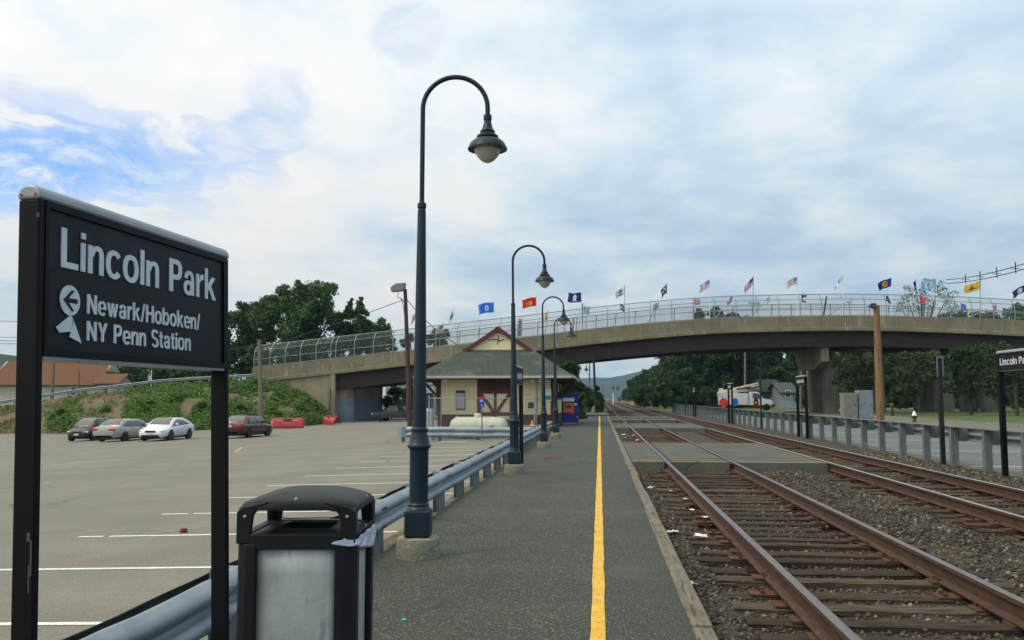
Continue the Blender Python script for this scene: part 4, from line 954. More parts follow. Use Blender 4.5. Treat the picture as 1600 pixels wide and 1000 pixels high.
for x, z, s_ in ((.30, 1.12, .13), (.30, .80, .11), (.38, .42, .06)):
    b = MB(); b.box((x, -.36, z), (s_, .04, s_)); b.build('card_reader', M['white' if z != .80 else 'dkgrey'], t, bevel=.01)
b = MB(); b.box((0, -.365, 1.62), (.60, .03, .05)); b.build('maker_plate', M['maroon_dark'], t)
# gas tank
t = empty('gas_tank', 'cream horizontal gas tank with rounded ends behind the short guard rail', 'gas tank', (-6.20, 45.4, lot_z(-6.2)), (0, 0, 0))
b = MB(); r_ = .50; Lh = 1.05; prof = [(.001, -Lh - .48)] + [(r_ * math.sin(a), -Lh - .48 * math.cos(a)) for a in np.linspace(.2, math.pi / 2, 8)] + [(r_ * math.sin(a), Lh - .48 * math.cos(a)) for a in np.linspace(math.pi / 2, math.pi - .2, 8)] + [(.001, Lh + .48)]
b.lathe(prof, n=32, M=Matrix.Translation((0, 0, .60)) @ Matrix.Rotation(R(90), 4, 'Y')); b.build('tank_shell', M['offwhite'], t, sharp=60)
b = MB(); b.lathe([(.19, 1.05), (.20, 1.20), (.17, 1.26), (.08, 1.29), (0, 1.295)], (-.06, 0, 0), 18); b.build('valve_dome', M['offwhite'], t, sharp=50)
for x in (-.85, .85):
    b = MB(); b.prism([(-.42, 0), (.42, 0), (.46, .40), (.2, .18), (-.2, .18), (-.46, .40)], 'x', x - .1, x + .1); b.build('saddle', M['concrete'], t)
b = MB()
for x in (-1.2, 1.2): b.tube([(x, -.02, 1.06), (x, -.02, 1.14), (x + .08, -.02, 1.14), (x + .08, -.02, 1.04)], .014, 6)
b.build_each('lifting_lug', M['offwhite'], t)
b = MB(); b.box((.72, -.5, .63), (.16, .02, .05)); b.build('data_plate', M['dkgrey'], t)
# chain link enclosure
t = empty('chain_link_fence', 'low chain link fence with grey pipe rails around the gas tank', 'chain link fence', (-6.0, 44.4, lot_z(-6)))
fz = 2.15
def fpost(x, y, r_=.022, h=fz): b = MB(); b.tube([(x, y, -.1), (x, y, h)], r_, 8); b.lathe([(r_ * 1.25, h - .03), (r_ * 1.25, h + .02), (.0, h + .05)], (x, y, 0), 8); b.build('post', M['pipe'], t)
for x in (-2.62, -2.0, 2.75): fpost(x, 0, .036 if x != -2.0 else .022)
for y in (1.2,): fpost(-2.62, y); fpost(2.75, y)
b = MB(); b.tube([(-2.62, 0, fz - .1), (2.75, 0, fz - .1)], .024, 8); b.tube([(-2.62, 0, fz - .1), (-2.62, 2.4, fz - .1)], .024, 8); b.tube([(2.75, 0, fz - .1), (2.75, 2.4, fz - .1)], .024, 8); b.build('top_rail', M['pipe'], t)
b = MB(); b.add([(-2.62, .01, .05), (2.75, .01, .05), (2.75, .01, fz - .1), (-2.62, .01, fz - .1)], [(0, 1, 2, 3)]); b.add([(-2.63, 0, .05), (-2.63, 2.4, .05), (-2.63, 2.4, fz - .1), (-2.63, 0, fz - .1)], [(0, 1, 2, 3)]); b.add([(2.76, 0, .05), (2.76, 2.4, .05), (2.76, 2.4, fz - .1), (2.76, 0, fz - .1)], [(0, 1, 2, 3)])
b.build_each('wire_mesh', M['mesh_near'], t, fix=False)
# blue sign on a post
p = Wp(753, 663, 42.6); t = empty('parking_sign', 'small blue and red parking sign on a thin post before the maroon doors', 'parking sign', (p.x, p.y, lot_z(p.x)))
b = MB(); b.tube([(0, 0, -.1), (0, 0, 1.98)], .028, 8); b.build('post', M['post_grey'], t)
b = MB(); b.box((0, -.035, 1.82), (.235, .012, .40)); pl = b.build('plate', M['signblue'], t, bevel=.004)
b = MB(); b.box((-.03, -.030, 2.06), (.30, .012, .10)); b.build('red_header', M['signred'], t)
b = MB()
for i, (w1, z) in enumerate(((.13, 1.96), (.15, 1.92), (.14, 1.88))): b.box((-.02, -.042, z), (w1, .004, .018))
b.lathe([(0, .0), (.026, 0)], n=12, M=Matrix.Translation((.0, -.043, 1.79)) @ Matrix.Rotation(R(90), 4, 'X')); b.prism([(-.04, 1.73), (.04, 1.73), (.0, 1.66)], 'y', -.045, -.041)
b.build('symbol', M['white'], pl)
# white cabinet left of the house
p = Wp(669, 664, 46.0); t = empty('utility_cabinet', 'tall white utility cabinet with dark top left of the station house', 'cabinet', (p.x - .1, p.y, lot_z(p.x)))
b = MB(); b.box((0, 0, .80), (.62, .55, 1.6)); b.build('cabinet_body', M['white'], t, bevel=.015)
b = MB(); b.box((-.02, 0, 1.99), (.66, .58, .72)); b.box((-.02, 0, 2.37), (.74, .66, .06)); b.build('cabinet_top', M['navy'], t)
b = MB(); b.box((.0, -.285, .85), (.5, .02, 1.3)); b.build('cabinet_door', M['gutter'], t)
# concrete block and red thing
p = Wp(831, 668, 44.2); b = MB(); b.box((p.x, p.y, lot_z(p.x) + .30), (.85, .5, .66)); tag(b.build('concrete_block', M['concrete'], bevel=.03), 'low grey concrete block behind the guard rail beside the second station sign', 'concrete block')
t = empty('traffic_cone', 'small red orange cone standing on the concrete block', 'traffic cone', (p.x + .02, p.y, lot_z(p.x) + .63))
b = MB(); b.lathe([(.085, 0.02), (.03, .24), (.02, .25)], n=14); b.build('cone', M['vendorange'], t); b = MB(); b.box((0, 0, .012), (.2, .2, .024)); b.build('base', M['white'], t)
# ================================================================ POLES AND FLOODLIGHTS
p = GL(641, 672); topp = Wp(633, 452, p.dot(NH)); 
t = empty('floodlight_pole', 'leaning maroon timber pole with a grey floodlight, behind the nearest lamp post', 'light pole', p)
b = MB(); b.tube([(0, 0, -.4), (topp - p) * .5, topp - p], [.19, .16, .13], 12); b.build('pole', M['polemaroon'], t)
h = topp - p
b = MB(); b.prism([(-.62, -.28), (.30, -.20), (.36, .36), (-.30, .32), (-.70, .02)], 'y', -.3, .3, M=Matrix.Translation(h + Vector((-.32, -.1, .08)))); b.build('floodlight', M['fixture'], t, bevel=.03)
b = MB(); b.tube([h + Vector((-.5, 0, -.2)), h + Vector((-.55, 0, -.55)), h + Vector((-.2, 0, -.75)), h + Vector((0, 0, -1.1))], .03, 6); b.tube([h + Vector((-.3, 0, -.6)), h + Vector((-.1, 0, -1.3)), h + Vector((-.05, 0, -1.8))], .022, 6); b.build('bracket', M['dkgrey'], t)
def sag(a, c, s, n=14): return [a.lerp(c, i / n) - Vector((0, 0, s * 4 * (i / n) * (1 - i / n))) for i in range(n + 1)]
def cable(a, c, s, r_, lab, grp='overhead cables'):
    b = MB(); b.tube(sag(a, c, s), r_, 6); return tag(b.build('cable', M['wire']), lab, 'cable', grp)
cable(topp + Vector((-.2, 0, -.8)), Wp(300, 560, 150), .9, .025, 'thin cable running left from the floodlight pole past the big tree')
cable(topp + Vector((.1, 0, -.7)), Wp(752, 558, 49.5), .5, .028, 'black cable running from the floodlight pole down to the station house roof')
p = G(1376, 668, -.3); topp = Wp(1369.5, 478, p.dot(NH))
t = empty('light_pole', 'orange brown timber pole with a small lamp, in front of the bridge on the right', 'light pole', p)
b = MB(); b.tube([(0, 0, -.4), (topp - p) * .5, topp - p], [.255, .225, .175], 14); b.build('pole', M['polewood'], t)
h = topp - p; b = MB(); b.prism([(-.24, -.02), (-.02, -.14), (.04, -.06), (.04, .10), (-.14, .10)], 'y', -.09, .09, M=Matrix.Translation(h + Vector((-.14, -.1, .0))) @ Matrix.Scale(1.5, 4)); b.build('lamp_head', M['dkgrey'], t, bevel=.015)
p = G(1485, 727, -.25); t = empty('sign_post', 'dark square post with an edge-on sign frame standing against the grey barrier', 'sign post', (8.78, p.y, -.25), (0, 0, R(2)))
b = MB(); b.box((0, 0, 1.15), (.10, .10, 2.7)); b.build('post', M['poleblack'], t)
b = MB(); b.prism([(-.085, 2.28), (-.085, 2.80), (.085, 2.80), (.085, 2.28), (.055, 2.28), (.055, 2.75), (-.055, 2.75), (-.055, 2.28)], 'y', -.072, -.045); b.build('bracket_frame', M['post_grey'], t)
b = MB(); b.box((0, 0, 2.5), (.104, .08, .50)); b.build('plate', M['poleblack'], t)
p = G(1190, 671, -.25); b = MB(); b.tube([(8.86, p.y, -.4), (8.84, p.y, 3.2)], .05, 8); tag(b.build('barrier_pole', M['poleblack']), 'slim dark pole rising from the barrier in front of the bucket truck', 'pole')
p = G(1071, 648, -.25); b = MB(); b.tube([(8.86, p.y, -.4), (8.84, p.y, 2.0)], .06, 8); tag(b.build('barrier_pole', M['poleblack']), 'slim dark pole at the distant end of the barrier, left of the farthest sign', 'pole')
# tall dark pole at the end of the platform, and thin ones behind it
p = G(931, 645, 0); topp = Wp(927.5, 556, p.dot(NH)); b = MB(); b.tube([p, p.lerp(topp, .5), topp], [.13, .12, .11], 10); tag(b.build('utility_pole', M['poleblack']), 'tall black pole at the far end of the platform under the bridge', 'utility pole')
for px, py, w, lab in ((921, 640, .10, 'thin pole seen left of the tall black pole under the bridge'), (942, 630, .12, 'thin grey pole on the skyline right of the tall black pole')):
    d_ = 130 if px < 930 else 260; a = Wp(px, py, d_); c = Wp(px, 566 if px < 930 else 600, d_); b = MB(); b.tube([a - Vector((0, 0, 1)), c], w, 8); tag(b.build('utility_pole', M['poleweather']), lab, 'utility pole')
for px, lab in ((962.2, 'railway signal mast with two black heads, left of its pair'),):
    q = Wp(px, 627, 300); t = empty('signal_mast', 'distant railway signal mast with two pairs of black signal heads', 'railway signal', q)
    b = MB(); b.tube([(0, 0, -1), (0, 0, 5.2)], .16, 8); b.build('mast', M['pipe'], t); b = MB(); b.box((0, 0, 4.4), (1.6, .1, .1)); b.build('crossarm', M['poleblack'], t)
    for sx in (-1, 1): b = MB(); b.box((sx * .75, -.1, 4.4), (.42, .3, 1.3)); b.build('signal_head', M['poleblack'], t)
p = Wp(958, 626, 230); b = MB(); b.tube([p - Vector((0, 0, 1)), p + Vector((0, 0, 2.0))], .14, 8); tag(b.build('relay_post', M['white']), 'short pale post beside the distant tracks', 'post')
p = Wp(989, 631, 190); b = MB(); b.lathe([(.35, -.6), (.35, .3), (.3, .32), (.3, .8), (.1, .95), (0, .96)], p, 12); tag(b.build('trackside_marker', M['yellow_paint']), 'small yellow and dark marker beside the distant tracks', 'marker')
p = Wp(950, 627, 260); b = MB(); b.box((p.x, p.y, p.z + .2), (1.8, 1.6, .7)); b.box((p.x + .6, p.y, p.z + .7), (.7, 1.0, .5)); tag(b.build('trackside_cabinet', M['concrete'], bevel=.1), 'pale low cabinet where the tracks vanish', 'cabinet')
# signal cabinets under the bridge
for px0, px1, y0, lab, mm in ((1316, 1338, 614, 'grey brown equipment cabinet under the bridge, left of its pair', 'post_grey'), (1340, 1362, 610, 'pale grey equipment cabinet under the bridge beside the brown pole', 'gutter')):
    dd_ = 72; a = Wp(px0, 657, dd_); c = Wp(px1, 657, dd_); tz = Wp(px0, y0, dd_).z; t = empty('equipment_cabinet', lab, 'cabinet', ((a.x + c.x) / 2, (a.y + c.y) / 2, -.3), (0, 0, YAW))
    wd = (c - a).length; b = MB(); b.box((0, 0, (tz + .3) / 2), (wd, .9, tz + .3)); b.build('cabinet_body', M['galv_dark' if mm == 'gutter' else 'fixture'], t, bevel=.03)
    b = MB(); b.box((0, -.46, (tz + .3) / 2), (wd * .86, .02, (tz + .3) * .86)); d2 = b.build('cabinet_door', M['galv_dark' if mm == 'gutter' else 'fixture'], t); b = MB(); b.box((wd * .3, -.48, 1.2), (.05, .03, .25)); b.build('handle', M['dkgrey'], d2)
# hydrant
p = Wp(1429, 657, 66); t = empty('fire_hydrant', 'small white and dark fire hydrant behind the far barrier', 'fire hydrant', (p.x, p.y, -.3)); b = MB(); b.lathe([(.16, 0), (.16, .08), (.11, .10), (.11, .45), (.15, .47)], n=14); b.tube([(-.2, 0, .34), (.2, 0, .34)], .06, 8); b.build('barrel', M['maroon_dark'], t); b = MB(); b.lathe([(.17, .47), (.16, .56), (.10, .72), (.04, .80), (0, .81)], n=14); b.build('bonnet', M['white'], t)
# stop sign
p = Wp(1131, 648, 88); t = empty('road_sign', 'plain red octagonal sign left of the bucket truck', 'road sign', (p.x, p.y, -.3), (0, 0, R(-6)))
zc = Wp(1131, 629, 88).z + .3
b = MB(); b.box((0, .03, zc / 2 + .2), (.08, .05, zc + .7)); b.build('post', M['pipe'], t)
b = MB(); k = .42 / math.cos(R(22.5)); b.prism([(k * math.cos(R(22.5 + 45 * i)), zc + k * math.sin(R(22.5 + 45 * i))) for i in range(8)], 'y', -.01, .0); pl = b.build('octagon_plate', M['signred'], t)
# ================================================================ ROAD BRIDGE
DB = 100.0; DBK = 111.5
TX = [300, 394, 523, 615, 697, 814, 942, 1100, 1210, 1340, 1470, 1600, 1700, 1900]
TY = [587, 575, 560.5, 550, 540.5, 527.5, 512.5, 498.5, 494.6, 493, 496, 502, 508, 524]
def smooth_interp(x, X_, Y_):
    i = max(0, min(len(X_) - 2, int(np.searchsorted(X_, x)) - 1))
    def tan(k):
        if k == 0: return (Y_[1] - Y_[0]) / (X_[1] - X_[0])
        if k == len(X_) - 1: return (Y_[-1] - Y_[-2]) / (X_[-1] - X_[-2])
        return (Y_[k + 1] - Y_[k - 1]) / (X_[k + 1] - X_[k - 1])
    h = X_[i + 1] - X_[i]; t_ = (x - X_[i]) / h
    return (2 * t_**3 - 3 * t_**2 + 1) * Y_[i] + (t_**3 - 2 * t_**2 + t_) * h * tan(i) + (-2 * t_**3 + 3 * t_**2) * Y_[i + 1] + (t_**3 - t_**2) * h * tan(i + 1)
PX2M = DB / F
def btop(px): return Wp(px, smooth_interp(px, TX, TY), DB)          # parapet top, front face
ORG = btop(942); ORG.z = 0
bridge = empty('road_bridge', 'long arched concrete road bridge on steel girders crossing over the tracks', 'bridge', ORG)
def strip(name, px0, px1, sec, m, parent=bridge, step=12, mi=0, org=ORG):
    """sweep a cross-section (list of (back distance, height relative to parapet top)) along the bridge"""
    b = MB(); k = len(sec); pxs_ = list(np.linspace(px0, px1, max(2, int((px1 - px0) / step) + 1)))
    for px in pxs_:
        c = btop(px)
        for d_, z in sec: b.v.append(c + NH * d_ + Vector((0, 0, z)))
    for i in range(len(pxs_) - 1):
        for j in range(k): q = (j + 1) % k; b.f.append([i * k + j, i * k + q, (i + 1) * k + q, (i + 1) * k + j]); b.mi.append(mi); b.sm.append(False)
    b.f.append(list(range(k))); b.f.append([(len(pxs_) - 1) * k + j for j in range(k)][::-1]); b.mi += [mi, mi]; b.sm += [False, False]
    return b.build(name, m, parent, org=org)
strip('parapet', 394, 1880, [(0, 0), (.35, 0), (.35, -1.35), (.0, -1.35)], M['bridge_conc'])
strip('slab_edge', 394, 1880, [(-.16, -1.36), (-.12, -1.32), (.4, -1.32), (.4, -1.75), (-.12, -1.75), (-.16, -1.70)], M['bridge_conc'])
strip('far_parapet', 394, 1880, [(11.1, -.1), (11.5, -.1), (11.5, -1.75), (11.1, -1.75)], M['bridge_conc'])
strip('deck', 394, 1880, [(.36, -1.34), (11.1, -1.34), (11.1, -1.72), (.41, -1.72)], M['road'])
for d_ in (.45, 3.1, 5.8, 8.5, 11.0):
    strip('girder', 524, 1880, [(d_, -1.73), (d_ + .45, -1.73), (d_ + .45, -1.80), (d_ + .25, -1.80), (d_ + .25, -3.42), (d_ + .45, -3.42), (d_ + .45, -3.50), (d_, -3.50), (d_, -3.42), (d_ + .2, -3.42), (d_ + .2, -1.80), (d_, -1.80)], M['girder'], step=25)
# construction joints of the parapet as recessed pale strips
b = MB()
for px in (523.5, 612, 690, 868, 1000, 1130, 1262, 1345, 1400, 1565):
    c = btop(px); b.box(c - ORG + Vector((0, 0, -.68)) - NH * .004, (.09, .03, 1.34))
b.build_each('expansion_joint', M['abut_conc'], bridge)
# abutment wing wall and seat on the left
def wz(px, py, d_): return Wp(px, py, d_)
b = MB()
pts = [(396, 594), (440, 590.5), (523, 581.5), (523, 664), (396, 676)]
fr_ = [Wp(x, y, DB + .05) - ORG for x, y in pts]; bk = [v + NH * 1.4 for v in fr_]
b.add(fr_ + bk, [(0, 1, 2, 3, 4), (9, 8, 7, 6, 5)] + [(i, (i + 1) % 5, 5 + (i + 1) % 5, 5 + i) for i in range(5)]); b.build('wing_wall', M['abut_conc'], bridge)
b = MB()
for px0, px1, y0, y1, d0, d1 in ((515, 523.2, 582, 664, DB - .12, DB + 11.6),):
    q = [Wp(px0, y0, d0) - ORG, Wp(px1, y0, d0) - ORG, Wp(px1, y1, d0) - ORG, Wp(px0, y1, d0) - ORG]; w_ = [v + NH * (d1 - d0) for v in q]
    b.add(q + w_, [(0, 1, 2, 3), (7, 6, 5, 4), (0, 4, 5, 1), (1, 5, 6, 2), (2, 6, 7, 3), (3, 7, 4, 0)])
b.build('abutment', M['abut_conc'], bridge)
# first pier wall, with a grey painted lower part
def pierwall(name, pts_f, depth, d0, m):
    b = MB(); q = [Wp(x, y, d0) - ORG for x, y in pts_f]; w_ = [v + NH * depth for v in q]; n = len(q)
    b.add(q + w_, [tuple(range(n)), tuple(range(2 * n - 1, n - 1, -1))] + [(i, (i + 1) % n, n + (i + 1) % n, n + i) for i in range(n)]); return b.build(name, m, bridge)
A = Wp(524, 598, DB + 2.0) - ORG; Bq = Wp(541, 598, DB + .9) - ORG; C = Wp(598, 596, DB + 11.0) - ORG
b = MB()
def wallseg(p, q, z0, z1, tk, mi):
    d_ = Vector((q.x - p.x, q.y - p.y, 0)).normalized(); nn = Vector((-d_.y, d_.x, 0)) * tk
    vs = [Vector((p.x, p.y, z0)), Vector((q.x, q.y, z0)), Vector((q.x, q.y, z0)) + nn, Vector((p.x, p.y, z0)) + nn]; vs += [v + Vector((0, 0, z1 - z0)) for v in vs]
    b.add(vs, [(0, 3, 2, 1), (4, 5, 6, 7), (0, 1, 5, 4), (1, 2, 6, 5), (2, 3, 7, 6), (3, 0, 4, 7)], mi)
zm = Wp(541, 622, DB + 1).z; zt_ = Wp(541, 599, DB + 1).z
wallseg(A, Bq, -2.2, zm, 1.2, 1); wallseg(Bq, C, -2.2, zm, 1.2, 1)
wallseg(A, Bq, zm + .002, zt_, 1.17, 0); wallseg(Bq, C, zm + .002, zt_, 1.17, 0)
b.build('pier_wall', [M['abut_conc'], M['grey_blue']], bridge)
b = MB(); q = Wp(516, 640, DB - .3) - ORG; b.box(q + Vector((-.05, 0, -.3)), (.12, .12, 5.2)); b.build('drain_pipe', M['dkgrey'], bridge)
# hammerhead piers
def pier(px_cap0, px_cap1, ycap0, ycap1, px_c0, px_c1, d0, yb=661):
    a, c = Wp(px_cap0, ycap0, d0) - ORG, Wp(px_cap1, ycap1, d0) - ORG
    zt = Wp(px_cap0, ycap0, d0).z; zb = Wp(px_cap0, ycap1, d0).z
    w_ = (Vector((c.x - a.x, c.y - a.y, 0))).length
    b = MB(); m_ = Matrix.Translation(Vector(((a.x + c.x) / 2, (a.y + c.y) / 2, 0))) @ Matrix.Rotation(YAW, 4, 'Z')
    b.prism([(0, zt + 1.2), (10.5, zt + 1.2), (10.5, zt + .7), (8.0, zb), (2.5, zb), (0, zt - (zt - zb) * .6)], 'x', -w_ / 2, w_ / 2, M=m_); b.build('pier_cap', M['bridge_conc'], bridge)
    a, c = Wp(px_c0, yb, d0 + 2.4) - ORG, Wp(px_c1, yb, d0 + 2.4) - ORG; w2 = (c - a).length; m_ = Matrix.Translation(Vector(((a.x + c.x) / 2, (a.y + c.y) / 2, 0))) @ Matrix.Rotation(YAW, 4, 'Z')
    b = MB()
    for k in (0, 4.6): b.box((0, .5 + k, (zb + .1 - .6) / 2), (w2, 1.1, zb + .1 + .6), M=m_)
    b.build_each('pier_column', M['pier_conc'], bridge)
pier(868, 886, 560, 572, 882, 898, DB + 1); pier(1283, 1296, 547, 576, 1291, 1311, DB + 1); pier(1346, 1369, 534, 551, 1371, 1385, DB + 4)
pier(1457, 1470, 556, 579, 1467, 1492, DB + 1); pier(1556, 1580, 541, 573, 1539, 1562, DB + 1)
# ---- safety fences
def safety_fence(label, d_, zoff, posts, lean_px, H_=2.55):
    t = empty('bridge_fence', label, 'fence', ORG)
    def prof(px, k):                                       # k: 0 bottom .. 1 top; curves in over the road
        c = btop(px) + NH * d_ + Vector((0, 0, zoff)); ln = lean_px(px) * PX2M
        s_ = max(0, k - .5) / .5; inn = .6 * s_ ** 2 * (1 if d_ < 5 else -1)
        return c + Vector((0, 0, H_ * (k if k < .5 else .5 + .5 * math.sin(s_ * 1.25) / math.sin(1.25)))) + NH * inn + RT * (ln * s_ ** 1.6)
    far_ = d_ > 5
    for px in posts:
        b = MB(); b.tube([prof(px, k) - ORG for k in (0, .25, .5, .65, .8, .9, 1)], .05, 6, sm=True); b.build('post', M['pipe'], t)
    x0, x1 = posts[0], posts[-1]; xs_ = np.arange(x0, x1 + 1, 14); xs_ = list(xs_) + [x1]
    for k in (.03, .36, .70, 1.0):
        b = MB(); b.tube([prof(x, k) - ORG for x in xs_], .048 if k in (1.0,) else .034, 6); b.build('rail', M['pipe'], t)
    b = MB(); ks = (.03, .25, .5, .7, .85, 1)
    for x in xs_: b.v += [prof(x, k) - ORG for k in ks]
    for i in range(len(xs_) - 1):
        for j in range(5): b.f.append([i * 6 + j, i * 6 + 6 + j, i * 6 + 7 + j, i * 6 + 1 + j]); b.mi.append(0); b.sm.append(True)
    b.build('wire_mesh', M['mesh'], t, fix=False)
    return prof
lp = lambda px: np.interp(px, [394, 700, 1000, 1340, 1600], [4.5, 3.5, 1, -3, -4])
pf = [396, 421, 445, 468.5, 493, 516, 524, 553, 583, 613.5] + [613.5 + 33.6 * i for i in range(1, 36)]
prof_f = safety_fence('near chain link safety fence with inward curved posts along the bridge parapet', .18, 0, pf, lp)
prof_b = safety_fence('far chain link safety fence on the other side of the bridge road', 11.3, -.1, [640 + 34 * i for i in range(35)], lp)
# guard rail beside the climbing approach road
t = empty('guard_rail', 'grey steel guard rail climbing the embankment road up to the bridge', 'guard rail', ORG)
gp = [-60 + 27.5 * i for i in range(11)] + [240 + 24 * i for i in range(4)] + [325, 342, 356, 366, 375, 384, 391]
for px in gp:
    c = road_top(px) - ORG + NH * .3; b = MB(); b.box(c + Vector((0, 0, .28)), (.17, .2, .9)); b.build('post', M['galv_dark'], t)
b = MB(); pr = wprof(); xs_ = list(range(-60, 394, 10)) + [394]
for x in xs_:
    c = road_top(x) - ORG + NH * .16
    for o_, z in pr: b.v.append(c - NH * o_ + Vector((0, 0, .56 + z * 1.1)))
k = len(pr)
for i in range(len(xs_) - 1):
    for j in range(k - 1): b.f.append([i * k + j, i * k + j + 1, (i + 1) * k + j + 1, (i + 1) * k + j]); b.mi.append(0); b.sm.append(True)
b.build('w_beam', M['galv_dark'], t, fix=False)
# ================================================================ FLAGS
def flag(label, px, ytop, fdx, fdy, h, pat, far_=False, base_px=None, ext=2.0, pole_h=None, droop=0.0, seed=1):
    """px/ytop: pole tip, fdx/fdy: where the fly corner lies from the tip (photo px at the bridge), h: hoist height"""
    d_ = 11.4 if far_ else .05; base = btop(px if base_px is None else base_px) + NH * d_ + Vector((0, 0, -.1 if far_ else -.25))
    k = (DB + d_) / F; tip = Wp(px, ytop, DB + d_)
    t = empty('flag', label, 'flag', base, group='flags along the bridge')
    b = MB(); b.tube([(0, 0, 0), tip - base], [.045, .032], 6); b.lathe([(.06, 0), (.06, .06), (0, .1)], tip - base, 8); b.build('flag_pole', M['white' if seed % 3 else 'pipe'], t)
    top_ = tip - base - Vector((0, 0, 1.2 * k)); r = random.Random(seed)
    def fn(u, v):
        w_ = (.11 * math.sin(u * 8 + v * 2 + seed) + .05 * math.sin(u * 15 + seed * 2)) * min(1, u * 3)
        x = fdx * u * k * (1 - droop * .25 * v * math.sin(math.pi * v)); z = -(fdy * (u ** 1.25) + h * v * (1 - .12 * droop * u)) * k + .07 * math.sin(u * 7 + seed) * u
        return top_ + RT * (x + .05 * math.sin(v * 5 + seed) * u) - NH * (w_ * (1 + droop)) + Vector((0, 0, z))
    keys, fnm = PAT[pat]
    b.__init__(); b.grid(fn, 20, 13, mi=fnm)
    b.build('flag_cloth', [FM[q] for q in keys], t, fix=False, sharp=180)
    return t
def us(u, v):
    if u < .42 and v < .54: return 2 if not (int(u * 30) % 2 == 0 and int(v * 26) % 2 == 0) else 1
    return 0 if int(v * 13) % 2 == 0 else 1
def emb(cu, cv, ru, rv, bar=False):
    def f(u, v):
        if ((u - cu) / ru) ** 2 + ((v - cv) / rv) ** 2 < 1: return 1 if ((u - cu) / ru) ** 2 + ((v - cv) / rv) ** 2 > .25 or len_ < 3 else 2
        if bar and abs(v - .80) < .05 and abs(u - .5) < .22: return 1
        return 0
    len_ = 3
    return f
one = lambda u, v: 0
PAT = {'us': (['stripe', 'white', 'canton'], us), 'uspale': (['pink', 'white', 'paleblue'], us), 'white_green': (['white', 'green'], lambda u, v: 1 if (.35 < v < .8 and .3 < u < .8) else 0),
    'blue': (['blue', 'white', 'blue'], emb(.48, .55, .13, .24)), 'red': (['red', 'gold', 'gold'], emb(.5, .58, .22, .20, True)), 'navy': (['navy', 'white', 'white'], emb(.5, .48, .15, .30, True)),
    'army': (['white', 'paleblue', 'paleblue', 'red'], lambda u, v: 1 if ((u - .5) / .24) ** 2 + ((v - .36) / .30) ** 2 < 1 else (3 if abs(v - .78) < .07 and .25 < u < .8 else 0)),
    'black': (['black', 'white', 'grey'], lambda u, v: 1 if ((u - .55) / .26) ** 2 + ((v - .5) / .24) ** 2 < 1 and not (abs(u - .5) < .11 and abs(v - .52) < .14) or (v < .16 and .3 < u < .7) else 0),
    'white': (['white', 'gold'], lambda u, v: 1 if ((u - .5) / .09) ** 2 + ((v - .35) / .10) ** 2 < 1 else 0), 'navy_gold': (['navy', 'gold', 'brown'], emb(.5, .46, .20, .30, True)),
    'sky': (['sky', 'white', 'paleblue'], emb(.5, .5, .20, .32)), 'yellow': (['yellow', 'brown'], lambda u, v: 1 if (.25 < u < .8 and abs(v - .72 + .5 * (u - .4) ** 2) < .07) or ((u - .55) / .16) ** 2 + ((v - .52) / .12) ** 2 < 1 else 0),
    'plain_yellow': (['yellow'], one), 'plain_sky': (['sky'], one), 'plain_black': (['navy', 'white'], lambda u, v: 1 if abs(v - .5) < .10 else 0), 'plain_pink': (['pink'], one), 'plain_white': (['white'], one), 'plain_red': (['red'], one), 'plain_blue': (['blue'], one), 'plain_navy': (['navy'], one), 'blackwhite': (['navy', 'white'], lambda u, v: 1 if abs(v - .55) < .22 and u > .3 else 0)}
